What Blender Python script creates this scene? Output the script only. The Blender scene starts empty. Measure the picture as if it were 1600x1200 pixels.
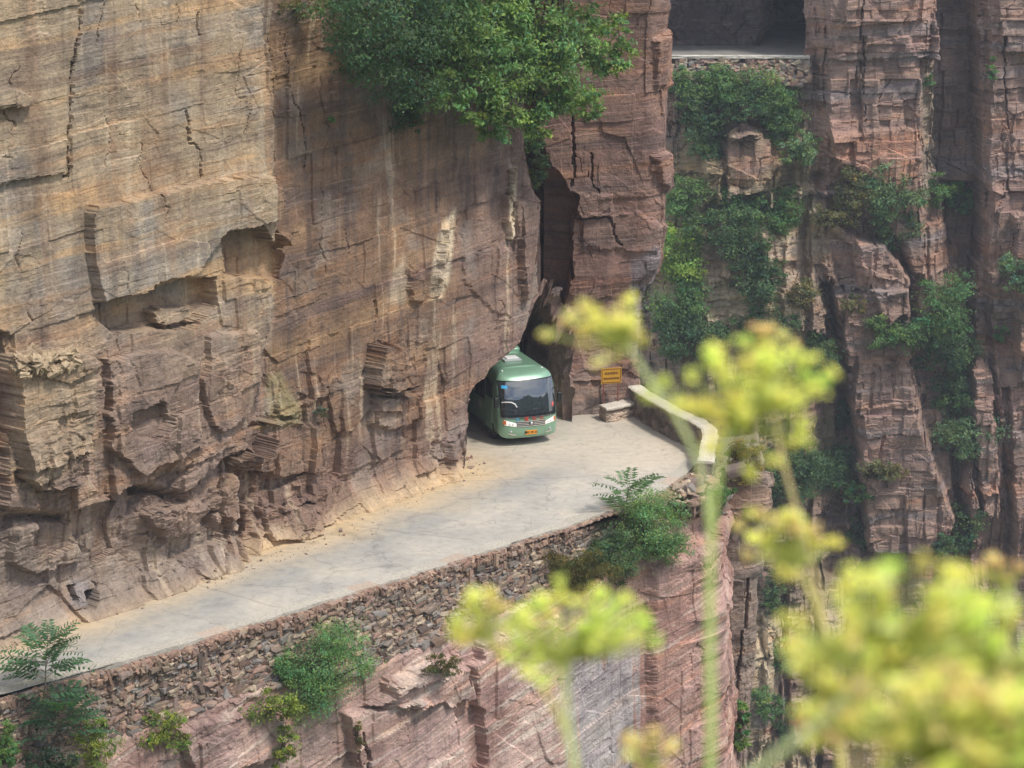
import bpy, bmesh, math, random
import numpy as np
from mathutils import Vector, Matrix

# ------------------------------------------------------------------ camera
SC = bpy.context.scene
COL = SC.collection
FPX, CAMZ, PITCH = 3520.0, 23.0, math.radians(15.0)
cam_d = bpy.data.cameras.new("camera")
cam = bpy.data.objects.new("camera", cam_d); COL.objects.link(cam)
cam.location = (0, 0, CAMZ)
cam.rotation_euler = (math.pi/2 - PITCH, 0, 0)
cam_d.sensor_width = 36.0
cam_d.lens = FPX/1600*36.0
cam_d.clip_start = 0.05; cam_d.clip_end = 5000
cam_d.dof.use_dof = True; cam_d.dof.focus_distance = 82.0; cam_d.dof.aperture_fstop = 7.6
cam_d.dof.aperture_blades = 7
SC.camera = cam
# ------------------------------------------------------------------ light
SUN_EL, SUN_AZ = math.radians(57), math.radians(128)     # azimuth clockwise from +Y
w = bpy.data.worlds.new("World"); SC.world = w; w.use_nodes = True
nt = w.node_tree; nt.nodes.clear()
sky = nt.nodes.new('ShaderNodeTexSky'); sky.sky_type = 'NISHITA'; sky.sun_disc = False
sky.sun_elevation = SUN_EL; sky.sun_rotation = SUN_AZ; sky.altitude = 1200; sky.dust_density = 2.0
tc = nt.nodes.new('ShaderNodeTexCoord'); mp = nt.nodes.new('ShaderNodeMapping'); mp.inputs['Scale'].default_value = (1, 1, 2.6)
nz = nt.nodes.new('ShaderNodeTexNoise'); nz.inputs['Scale'].default_value = 2.2; nz.inputs['Detail'].default_value = 7; nz.inputs['Roughness'].default_value = .55
cr = nt.nodes.new('ShaderNodeValToRGB'); cr.color_ramp.elements[0].position = .40; cr.color_ramp.elements[1].position = .60
mx = nt.nodes.new('ShaderNodeMix'); mx.data_type = 'RGBA'; mx.inputs['B'].default_value = (8.5, 8.6, 8.8, 1)
bg = nt.nodes.new('ShaderNodeBackground'); bg.inputs['Strength'].default_value = 0.135
wo = nt.nodes.new('ShaderNodeOutputWorld')
L = nt.links.new
L(tc.outputs['Generated'], mp.inputs['Vector']); L(mp.outputs[0], nz.inputs['Vector']); L(nz.outputs['Fac'], cr.inputs[0])
L(cr.outputs[0], mx.inputs['Factor']); L(sky.outputs[0], mx.inputs['A']); L(mx.outputs['Result'], bg.inputs['Color']); L(bg.outputs[0], wo.inputs[0])
sd = bpy.data.lights.new("sun", 'SUN'); sd.energy = 2.0; sd.angle = math.radians(7); sd.color = (1.0, .945, .87)
so = bpy.data.objects.new("sun", sd); COL.objects.link(so)
SUNV = Vector((math.sin(SUN_AZ)*math.cos(SUN_EL), math.cos(SUN_AZ)*math.cos(SUN_EL), math.sin(SUN_EL)))
so.rotation_euler = (-SUNV).to_track_quat('-Z', 'Y').to_euler(); so.location = (40, -30, 90)
SC.view_settings.view_transform = 'Standard'; SC.view_settings.look = 'None'
SC.view_settings.exposure = 0.74; SC.view_settings.gamma = 1.0
SC.cycles.use_denoising = True
SC.cycles.max_bounces = 6; SC.cycles.transparent_max_bounces = 6

# ------------------------------------------------------------------ picture <-> world
Fv = np.array([0, math.cos(PITCH), -math.sin(PITCH)]); Uv = np.array([0, math.sin(PITCH), math.cos(PITCH)])
C0 = np.array([0, 0, CAMZ])
def ray(u, v): return Fv + np.array([1., 0, 0])*((u-800)/FPX) + Uv*((600-v)/FPX)
def gp(u, v, z=0.0):
    d = ray(u, v); return C0 + d*((z-CAMZ)/d[2])
def at(u, v, y):
    d = ray(u, v); return C0 + d*(y/d[1])
def near(u, v, dist):
    d = ray(u, v); return C0 + d*dist
def proj(P):
    q = P - C0; dep = q @ Fv
    return 800 + FPX*q[..., 0]/dep, 600 - FPX*(q @ Uv)/dep, dep

# ------------------------------------------------------------------ noise
def hsh(i, j, k=0):
    with np.errstate(over='ignore'):
        n = (i.astype(np.int64)*374761393 + j.astype(np.int64)*668265263 + np.int64(k)*2147483647*7 + np.int64(k)*974634777) & 0xFFFFFFFF
        n = ((n ^ (n >> 13))*1274126177) & 0xFFFFFFFF
        n = ((n ^ (n >> 16))*2246822519) & 0xFFFFFFFF
        n = n ^ (n >> 15)
    return n.astype(np.float64)/4294967296.0
def vn(x, y, k=0):
    xi = np.floor(x); yi = np.floor(y); fx = x-xi; fy = y-yi
    sx = fx*fx*fx*(fx*(fx*6-15)+10); sy = fy*fy*fy*(fy*(fy*6-15)+10)
    def g(a, b):
        t = hsh(xi+a, yi+b, k)*2*np.pi
        return np.cos(t)*(fx-a)+np.sin(t)*(fy-b)
    return 1.5*((g(0,0)*(1-sx)+g(1,0)*sx)*(1-sy)+(g(0,1)*(1-sx)+g(1,1)*sx)*sy)
def fbm(x, y, k=0, o=4, r=.5):
    s = 0; a = 1; n = 0
    for q in range(o):
        s = s + a*vn(x*2**q+q*17.3, y*2**q-q*9.1, k+q); n += a; a *= r
    return s/n
def facet(x, y, k=0, tilt=.6):
    xi = np.floor(x); yi = np.floor(y); best = np.full(x.shape, 9.); val = np.zeros(x.shape); sec = np.full(x.shape, 9.)
    for a in (-1, 0, 1):
        for b in (-1, 0, 1):
            ci, cj = xi+a, yi+b
            dx = x-(ci+hsh(ci, cj, k)); dy = y-(cj+hsh(ci, cj, k+1)); d = dx*dx+dy*dy
            h = hsh(ci, cj, k+2)-.5 + tilt*((hsh(ci, cj, k+3)-.5)*dx + (hsh(ci, cj, k+4)-.5)*dy)*2
            m = d < best
            sec = np.where(m, best, np.minimum(sec, d)); val = np.where(m, h, val); best = np.where(m, d, best)
    return val, np.sqrt(sec)-np.sqrt(best)
def blocks(s, h, th, wd, k=0, tilt=.5):
    n = 400
    rs = np.random.RandomState(k+5); cum = np.cumsum(th*(.35+1.3*rs.rand(n))); cum -= cum[n//2]
    li = np.searchsorted(cum, h.ravel()).reshape(h.shape); li = np.clip(li, 1, n-1)
    lo = cum[li-1]; hi = cum[li]; fh = (h-lo)/(hi-lo)-.5
    ww = wd*(.6+.9*hsh(li.astype(float), li*0.+3, k)); x = s/ww + 37*hsh(li.astype(float), li*0.+7, k)
    ci = np.floor(x); f = x-ci
    br = .25+.5*hsh(ci, li.astype(float), k+8)
    sub = (f > br).astype(float); cj = ci*2+sub
    o = hsh(cj, li.astype(float), k+1)-.5 + .35*(hsh(li.astype(float), li*0.+1, k+2)-.5)
    fs = np.where(sub > 0, (f-br)/(1-br), f/br)-.5
    return o + tilt*((hsh(cj, li.astype(float), k+3)-.5)*fs + (hsh(cj, li.astype(float), k+4)-.5)*fh)
def sst(x, a=0., b=1.):
    t = np.clip((x-a)/(b-a), 0, 1); return t*t*(3-2*t)
def pline(v, pts):      # u (or any value) as a function of v along a polyline
    p = np.array(pts, float); o = np.argsort(p[:, 0]); return np.interp(v, p[o, 0], p[o, 1])
def sdist(U, V, poly):  # signed distance in pixels, positive inside
    p = np.array(poly, float); n = len(p); m = 60
    out = np.full(U.shape, -1e3)
    bb = (U > p[:, 0].min()-m) & (U < p[:, 0].max()+m) & (V > p[:, 1].min()-m) & (V < p[:, 1].max()+m)
    if not bb.any(): return out
    u = U[bb]; v = V[bb]; d = np.full(u.shape, 1e9); ins = np.zeros(u.shape, bool)
    for i in range(n):
        ax, ay = p[i]; bx, by = p[(i+1) % n]; ex, ey = bx-ax, by-ay
        t = np.clip(((u-ax)*ex+(v-ay)*ey)/(ex*ex+ey*ey+1e-9), 0, 1)
        d = np.minimum(d, (u-ax-t*ex)**2+(v-ay-t*ey)**2)
        c = ((ay > v) != (by > v)); ins ^= c & (u < (bx-ax)*(v-ay)/(by-ay+1e-12)+ax)
    d = np.sqrt(d); out[bb] = np.where(ins, d, -d); return out
def ldist(U, V, pts):
    p = np.array(pts, float); d = np.full(U.shape, 1e6); m = 40
    bb = (U > p[:, 0].min()-m) & (U < p[:, 0].max()+m) & (V > p[:, 1].min()-m) & (V < p[:, 1].max()+m)
    if not bb.any(): return d
    u = U[bb]; v = V[bb]; q = np.full(u.shape, 1e9)
    for i in range(len(p)-1):
        ax, ay = p[i]; bx, by = p[i+1]; ex, ey = bx-ax, by-ay
        t = np.clip(((u-ax)*ex+(v-ay)*ey)/(ex*ex+ey*ey+1e-9), 0, 1)
        q = np.minimum(q, (u-ax-t*ex)**2+(v-ay-t*ey)**2)
    d[bb] = np.sqrt(q); return d
def lin(r, g, b):
    c = np.array([r, g, b], float)/255; return np.where(c <= .04045, c/12.92, ((c+.055)/1.055)**2.4)

# ------------------------------------------------------------------ tagging / linking
def tag(o, label=None, cat=None, group=None, kind=None):
    if label: o['label'] = label
    if cat: o['category'] = cat
    if group: o['group'] = group
    if kind: o['kind'] = kind
    return o
def empty(name, loc, label, cat, group=None, rz=0):
    o = bpy.data.objects.new(name, None); COL.objects.link(o); o.location = Vector(loc); o.rotation_euler = (0, 0, rz)
    o.empty_display_size = .2
    return tag(o, label, cat, group)
def link(name, me, mat, parent=None, world=True):
    o = bpy.data.objects.new(name, me); COL.objects.link(o)
    if mat: me.materials.append(mat)
    if parent:
        o.parent = parent
        if world:
            b = Matrix.Translation(parent.location) @ parent.rotation_euler.to_matrix().to_4x4()
            o.matrix_parent_inverse = b.inverted()
    return o
def mesh_np(name, V, F, col=None, rc=None, smooth=False):
    """V (n,3); F (m,4) or (m,3) index array or list of those"""
    me = bpy.data.meshes.new(name)
    Fs = F if isinstance(F, list) else [F]
    V = np.asarray(V, np.float32)
    me.vertices.add(len(V)); me.vertices.foreach_set('co', V.ravel())
    loops = np.concatenate([f.ravel() for f in Fs]).astype(np.int32)
    tot = np.concatenate([np.full(len(f), f.shape[1]) for f in Fs]).astype(np.int32)
    st = np.concatenate([[0], np.cumsum(tot)[:-1]]).astype(np.int32)
    me.loops.add(len(loops)); me.loops.foreach_set('vertex_index', loops)
    me.polygons.add(len(tot)); me.polygons.foreach_set('loop_start', st); me.polygons.foreach_set('loop_total', tot)
    me.polygons.foreach_set('use_smooth', np.full(len(tot), bool(smooth)))
    me.update(calc_edges=True)
    if col is not None:
        a = me.attributes.new('col', 'FLOAT_COLOR', 'POINT')
        c = np.ones((len(V), 4), np.float32); c[:, :3] = col; a.data.foreach_set('color', c.ravel())
    if rc is not None:
        a = me.attributes.new('rc', 'FLOAT_VECTOR', 'POINT'); a.data.foreach_set('vector', np.asarray(rc, np.float32).ravel())
    return me
def bm_mesh(name, bm, smooth=False):
    me = bpy.data.meshes.new(name); bm.normal_update(); bm.to_mesh(me); bm.free()
    if smooth:
        for p in me.polygons: p.use_smooth = True
    return me

# ------------------------------------------------------------------ materials
def nodes(name):
    m = bpy.data.materials.new(name); m.use_nodes = True; t = m.node_tree; t.nodes.clear()
    o = t.nodes.new('ShaderNodeOutputMaterial'); p = t.nodes.new('ShaderNodeBsdfPrincipled'); t.links.new(p.outputs[0], o.inputs[0])
    return m, t, p, o
def N(t, kind, **kw):
    n = t.nodes.new(kind)
    for k, v in kw.items():
        if hasattr(n, k): setattr(n, k, v)
    return n
def noise_n(t, vec, scale, detail=4, rough=.55, sc=(1, 1, 1)):
    m = t.nodes.new('ShaderNodeMapping'); m.inputs['Scale'].default_value = sc; t.links.new(vec, m.inputs['Vector'])
    n = t.nodes.new('ShaderNodeTexNoise'); n.inputs['Scale'].default_value = scale; n.inputs['Detail'].default_value = detail
    n.inputs['Roughness'].default_value = rough; t.links.new(m.outputs[0], n.inputs['Vector']); return n.outputs['Fac']
def ramp(t, fac, pts):
    r = t.nodes.new('ShaderNodeValToRGB'); e = r.color_ramp.elements
    while len(e) < len(pts): e.new(.5)
    for x, (p, c) in zip(e, pts):
        x.position = p; x.color = (*c, 1) if len(c) == 3 else c
    t.links.new(fac, r.inputs[0]); return r.outputs[0]
def mixc(t, a, b, fac, mode='MIX'):
    m = t.nodes.new('ShaderNodeMix'); m.data_type = 'RGBA'; m.blend_type = mode
    for s, x in (('A', a), ('B', b)):
        if isinstance(x, tuple): m.inputs[s].default_value = (*x, 1)
        else: t.links.new(x, m.inputs[s])
    if isinstance(fac, (int, float)): m.inputs['Factor'].default_value = fac
    else: t.links.new(fac, m.inputs['Factor'])
    return m.outputs['Result']
def g3(v): return (v, v, v)
def rock_mat(name, lam=1.0, k=0.0, bump=.75):
    m, t, p, o = nodes(name)
    ac = N(t, 'ShaderNodeAttribute'); ac.attribute_name = 'col'
    ar = N(t, 'ShaderNodeAttribute'); ar.attribute_name = 'rc'; v = ar.outputs['Vector']
    geo = N(t, 'ShaderNodeNewGeometry')
    n1 = noise_n(t, v, 1.0, 5, .6, (.22, 7.5, 1)); n2 = noise_n(t, v, 1.0, 3, .5, (.07, 1.7, 1))
    n3 = noise_n(t, v, 1.0, 4, .6, (2.3, .16, 1)); n4 = noise_n(t, geo.outputs['Position'], 9, 5, .65); n5 = noise_n(t, geo.outputs['Position'], .9, 4, .6)
    n6 = noise_n(t, v, 1.0, 3, .6, (.5, 24, 1))
    n7 = noise_n(t, v, 1.0, 3, .5, (.35, .5, 1)); ml = N(t, 'ShaderNodeMapRange'); t.links.new(n7, ml.inputs['Value']); ml.inputs['From Min'].default_value = .38; ml.inputs['From Max'].default_value = .66; ml.inputs['To Min'].default_value = .12*lam; ml.inputs['To Max'].default_value = .7*lam
    c = mixc(t, ac.outputs['Color'], ramp(t, n1, [(.26, g3(.78)), (.42, g3(1.0)), (.62, g3(1.03)), (.74, (1.38, 1.32, 1.24))]), ml.outputs[0], 'MULTIPLY')
    c = mixc(t, c, ramp(t, n2, [(.30, (.80, .76, .82)), (.46, g3(1)), (.56, (1.0, 1.0, 1.0)), (.68, (1.16, 1.0, .86))]), .8, 'MULTIPLY')
    c = mixc(t, c, ramp(t, n3, [(.30, (.70, .71, .74)), (.45, g3(1)), (.62, g3(1)), (.75, (1.18, 1.14, 1.06))]), .75, 'MULTIPLY')
    c = mixc(t, c, ramp(t, n5, [(.32, (.72, .70, .70)), (.5, g3(1)), (.70, (1.20, 1.16, 1.08))]), .9, 'MULTIPLY')
    c = mixc(t, c, ramp(t, n4, [(.30, g3(.62)), (.5, g3(1)), (.72, g3(1.28))]), .6, 'MULTIPLY')
    n8 = noise_n(t, geo.outputs['Position'], 34, 3, .7); c = mixc(t, c, ramp(t, n8, [(.28, g3(.60)), (.48, g3(1)), (.72, g3(1.35))]), .55, 'MULTIPLY')
    n9 = noise_n(t, v, 1.0, 2, .5, (.11, 5.2, 1)); ln = ramp(t, n9, [(.525, g3(0)), (.540, g3(1)), (.555, g3(0))]); n10 = noise_n(t, v, 1.0, 3, .6, (1.1, 1.6, 1)); lm = ramp(t, n10, [(.48, g3(0)), (.60, g3(.6*lam))]); lf = mixc(t, ln, lm, 1.0, 'MULTIPLY')
    c = mixc(t, c, tuple(lin(214, 192, 170)), lf)
    n11 = noise_n(t, v, 1.0, 2, .5, (.10, 3.6, 1)); l2 = ramp(t, n11, [(.455, g3(1)), (.470, g3(.70)), (.485, g3(1))]); c = mixc(t, c, l2, min(.8, .9*lam), 'MULTIPLY')
    t.links.new(c, p.inputs['Base Color']); p.inputs['Roughness'].default_value = .92; p.inputs['Specular IOR Level'].default_value = .25
    ad = N(t, 'ShaderNodeMath', operation='ADD'); t.links.new(n1, ad.inputs[0]); t.links.new(n4, ad.inputs[1])
    ad2 = N(t, 'ShaderNodeMath', operation='MULTIPLY_ADD'); t.links.new(n6, ad2.inputs[0]); ad2.inputs[1].default_value = .22; t.links.new(ad.outputs[0], ad2.inputs[2])
    b = N(t, 'ShaderNodeBump'); b.inputs['Strength'].default_value = bump; b.inputs['Distance'].default_value = .07
    t.links.new(ad2.outputs[0], b.inputs['Height']); t.links.new(b.outputs[0], p.inputs['Normal'])
    return m
def plain(name, col, rough=.5, metal=0., spec=.5, coat=0., nscale=0, namp=.15, bump=0.):
    m, t, p, o = nodes(name)
    p.inputs['Base Color'].default_value = (*col, 1); p.inputs['Roughness'].default_value = rough; p.inputs['Metallic'].default_value = metal
    p.inputs['Specular IOR Level'].default_value = spec; p.inputs['Coat Weight'].default_value = coat; p.inputs['Coat Roughness'].default_value = .08
    if nscale:
        tc = N(t, 'ShaderNodeTexCoord'); n = noise_n(t, tc.outputs['Object'], nscale, 5, .6)
        c = mixc(t, tuple(col), ramp(t, n, [(.3, g3(1-namp*2)), (.5, g3(1)), (.7, g3(1+namp))]), 1.0, 'MULTIPLY'); t.links.new(c, p.inputs['Base Color'])
        if bump:
            b = N(t, 'ShaderNodeBump'); b.inputs['Strength'].default_value = .6; b.inputs['Distance'].default_value = bump
            t.links.new(n, b.inputs['Height']); t.links.new(b.outputs[0], p.inputs['Normal'])
    return m
def leaf_mat(name, trans=.45, rough=.5):
    m, t, p, o = nodes(name)
    ac = N(t, 'ShaderNodeAttribute'); ac.attribute_name = 'col'
    t.links.new(ac.outputs['Color'], p.inputs['Base Color']); p.inputs['Roughness'].default_value = rough; p.inputs['Specular IOR Level'].default_value = .35
    tr = N(t, 'ShaderNodeBsdfTranslucent'); g = mixc(t, ac.outputs['Color'], (1.5, 1.5, .6), 1.0, 'MULTIPLY'); t.links.new(g, tr.inputs['Color'])
    mx = N(t, 'ShaderNodeMixShader'); mx.inputs[0].default_value = trans
    t.links.new(p.outputs[0], mx.inputs[1]); t.links.new(tr.outputs[0], mx.inputs[2]); t.links.new(mx.outputs[0], o.inputs[0]); return m
def vcol_mat(name, rough=.9, nscale=14, bump=.03):
    m, t, p, o = nodes(name)
    ac = N(t, 'ShaderNodeAttribute'); ac.attribute_name = 'col'; geo = N(t, 'ShaderNodeNewGeometry')
    n = noise_n(t, geo.outputs['Position'], nscale, 5, .65)
    c = mixc(t, ac.outputs['Color'], ramp(t, n, [(.3, g3(.68)), (.5, g3(1)), (.7, g3(1.22))]), .9, 'MULTIPLY')
    t.links.new(c, p.inputs['Base Color']); p.inputs['Roughness'].default_value = rough; p.inputs['Specular IOR Level'].default_value = .25
    b = N(t, 'ShaderNodeBump'); b.inputs['Strength'].default_value = .7; b.inputs['Distance'].default_value = bump
    t.links.new(n, b.inputs['Height']); t.links.new(b.outputs[0], p.inputs['Normal']); return m
M_rock = rock_mat('sandstone', .42, 0, .5); M_far = rock_mat('far_sandstone', .8, 3.0, .7); M_low = rock_mat('pink_sandstone', .75, 0, .8)
M_stone = vcol_mat('rubble_stone'); M_leaf = leaf_mat('foliage', .40); M_petal = leaf_mat('umbel_florets', .4, .6)
M_bark = plain('bark', (.10, .075, .05), .9, nscale=6, bump=.02)
M_stemg = plain('green_stem', (.30, .40, .12), .6, nscale=30, namp=.1)

# ------------------------------------------------------------------ walls of rock
SURF = []     # (U, V, depth, P) of every rock wall, for setting plants down on them
def resample(path, ds, r=0):
    p = np.array(path, float); seg = np.sqrt(((p[1:]-p[:-1])**2).sum(1)); cs = np.concatenate([[0], np.cumsum(seg)])
    n = int(cs[-1]/ds)+1; s = np.linspace(0, cs[-1], n); xy = np.stack([np.interp(s, cs, p[:, 0]), np.interp(s, cs, p[:, 1])], 1)
    k = max(1, int(r/ds))
    if r:
        pad = np.concatenate([np.repeat(xy[:1], k, 0)+(np.arange(-k, 0)[:, None])*(xy[1]-xy[0]), xy, np.repeat(xy[-1:], k, 0)+(np.arange(1, k+1)[:, None])*(xy[-1]-xy[-2])])
        ker = np.ones(2*k+1)/(2*k+1); xy = np.stack([np.convolve(pad[:, i], ker, 'valid') for i in (0, 1)], 1)
    t = np.gradient(xy, axis=0); t /= np.linalg.norm(t, axis=1)[:, None]+1e-9
    return s, xy, np.stack([t[:, 1], -t[:, 0]], 1)
def wall(name, path, z0, z1, ds, dz, macro, detail, colour, mat, dip=0., rad=.3, hole=None, cap=None, off=None, seed=0):
    """a rock face standing on a plan path: macro() gives the hand-placed blocks and recesses, detail() the fractured relief"""
    s, xy, n2 = resample(path, ds, rad); z = np.arange(z0, z1+dz*.5, dz)
    S, Z = np.meshgrid(s, z); B = np.stack([np.broadcast_to(xy[:, 0], S.shape), np.broadcast_to(xy[:, 1], S.shape), Z], -1)
    NN = np.stack([np.broadcast_to(n2[:, 0], S.shape), np.broadcast_to(n2[:, 1], S.shape), np.zeros_like(S)], -1)
    H = Z - dip*S + .12*fbm(S*.35, Z*.35, seed+70, 3)
    d = np.zeros_like(S); ks = 1.0 if mat is not M_far else .5
    wu = 2.2*fbm(S*1.3, Z*1.3, seed+50, 4, .6) + 5*blocks(S*ks, H*ks, .42, .75, seed+51, 0.) + 2*blocks(S*ks, H*ks, .13, .3, seed+52, 0.); wv = 2.2*fbm(S*1.3+9, Z*1.3, seed+55, 4, .6) + 4.5*blocks(S*ks+.3, H*ks, .42, .8, seed+56, 0.) + 2*blocks(S*ks, H*ks, .12, .35, seed+57, 0.)
    for it in range(3):
        U, V, D = proj(B + NN*d[..., None]); d = macro(U+wu, V+wv, S, Z)
    U, V, D = proj(B + NN*d[..., None])
    if detail: d = d + detail(U, V, S, Z, H)
    P = B + NN*d[..., None]; U2, V2, D2 = proj(P)
    col = colour(U2, V2, S, Z, H, d); kb = 1.0 if mat is not M_far else .55
    col = col*(1+.22*blocks(S*kb, H*kb, 1.3, 1.3, seed+60, .3)+.09*blocks(S*kb, H*kb, .24, .6, seed+61, .3))[..., None]
    nr, nc = S.shape; idx = np.arange(nr*nc).reshape(nr, nc)
    F = np.stack([idx[:-1, :-1], idx[:-1, 1:], idx[1:, 1:], idx[1:, :-1]], -1).reshape(-1, 4)
    if hole is not None:
        hm = hole(U, V, S, Z); fm = hm[:-1, :-1] | hm[:-1, 1:] | hm[1:, 1:] | hm[1:, :-1]; F = F[~fm.ravel()]
    else: hm = None
    rc = np.stack([S, H, d], -1)
    Vt = P.reshape(-1, 3); Cc = col.reshape(-1, 3); R = rc.reshape(-1, 3); Fl = [F]
    if cap is not None:     # the top turns back into the mountain
        top = P[-1] + np.array([cap[0], cap[1], cap[2]]); b = len(Vt); Vt = np.concatenate([Vt, top]); Cc = np.concatenate([Cc, col[-1]]); R = np.concatenate([R, rc[-1]])
        i = np.arange(nc-1); Fl.append(np.stack([idx[-1, :-1], idx[-1, 1:], b+i+1, b+i], -1))
    me = mesh_np(name, Vt, Fl, Cc, R)
    o = link(name, me, mat); tag(o, kind='structure')
    ok = np.ones(S.shape, bool) if hm is None else ~hm
    SURF.append((U2[ok].astype(np.float32), V2[ok].astype(np.float32), D2[ok].astype(np.float32), P[ok].astype(np.float32)))
    return o, P
def hit(u, v, r=6):
    best = None
    for U, V, D, P in SURF:
        m = (np.abs(U-u) < r) & (np.abs(V-v) < r)
        if m.any():
            i = np.argmin(D[m]); 
            if best is None or D[m][i] < best[0]: best = (float(D[m][i]), P[m][i].astype(float))
    return best
def rockdetail(rough, k, amp=1.0, vert=.0):
    def f(U, V, S, Z, H):
        r = rough(U, V, S, Z) if callable(rough) else rough
        w1 = fbm(S*.8, H*.8, k, 4); w2 = fbm(S*.8+31, H*.8, k+3, 4)
        s1 = S+.10*w1; h1 = H+.07*w2
        am = sst(fbm(S*.22, Z*.22, k+90, 3), -.35, .35)
        d = .22*fbm(S/4.5, Z/5.5, k+1, 3); bk = sst(fbm(S*.3+7, Z*.3, k+95, 4), -.05, .3)
        d = d + (.09+.34*r)*blocks(s1, h1, 2.1, 2.4, k+11, .9) + (.020+.17*r)*(.35+.9*bk)*blocks(s1+.1*w2, h1, .5, .95, k+12, .9) + (.004+.045*r+.010*bk)*blocks(s1, h1, .15, .6, k+13)
        f1, e1 = facet(s1/1.9, (Z+.06*w2)/1.5, k+14, 1.1); f2, e2 = facet(s1/.62+5, (Z+.05*w1)/.5, k+19, 1.1); f3, e3 = facet(s1/.24, h1/.17, k+24, .9)
        d = d + (.02+.29*r)*f1 + (.004+.16*r)*(.3+bk)*f2 + (.006+.06*r)*(.3+bk)*f3
        cr = np.abs(vn(S*.42+.25*w1, Z*.055, k+33)); d = d - (.07*sst(.014-cr, 0, .013))*sst(fbm(S*.5, Z*.5, k+35, 2), .05, .2)
        d = d + .004*vn(S*.22, H*8.5, k+40) + .003*vn(S*.3, H*19, k+41) + .014*fbm(S*5, Z*5, k+42, 3, .6)
        return d*amp
    return f
TONE = {k: lin(*c) for k, c in dict(tan=(168, 148, 122), ochre=(188, 154, 114), brown=(150, 122, 98), purple=(140, 117, 106), grey=(147, 138, 127),
        red=(146, 112, 98), pink=(176, 144, 133), pale=(204, 187, 160), dark=(100, 88, 84), orange=(180, 134, 106), dust=(204, 178, 140), bluegrey=(134, 129, 130)).items()}
def lerp(a, b, t): return a + (b-a)*t[..., None]
def const(c, shape): return np.broadcast_to(TONE[c], shape+(3,)).copy()

# ---- the near cliff (left): two slabs, the front one standing proud of the one by the tunnel
def plan(pts, off=0.):
    return np.array([gp(u, v)[:2] for u, v in pts])
gA, gB = gp(-160, 1066), gp(724, 745)
dirW = (gB-gA)[:2]; dirW /= np.linalg.norm(dirW); nW = np.array([dirW[1], -dirW[0]])
OFF = .85
pA = gA[:2] + nW*OFF; pB = gB[:2] + nW*OFF
pathW = [pA-dirW*2.0, pB+dirW*9.5]
EDGE = [(-200, 410), (0, 412), (60, 413), (110, 424), (210, 429), (300, 425), (330, 431), (400, 431), (480, 428), (560, 416), (640, 410), (690, 388), (740, 372), (860, 372), (900, 386)]
UNDER = [(-200, 800), (29, 792), (112, 800), (175, 779), (217, 754), (290, 767), (330, 733), (367, 708), (430, 690)]
BEND = [(-300, 816), (0, 818), (200, 818), (232, 818), (262, 824), (300, 832), (312, 843), (460, 844), (470, 836), (520, 818), (535, 812), (548, 800), (560, 786), (575, 766), (590, 757), (602, 741), (615, 733), (640, 730), (700, 728), (746, 724), (900, 724)]
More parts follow.
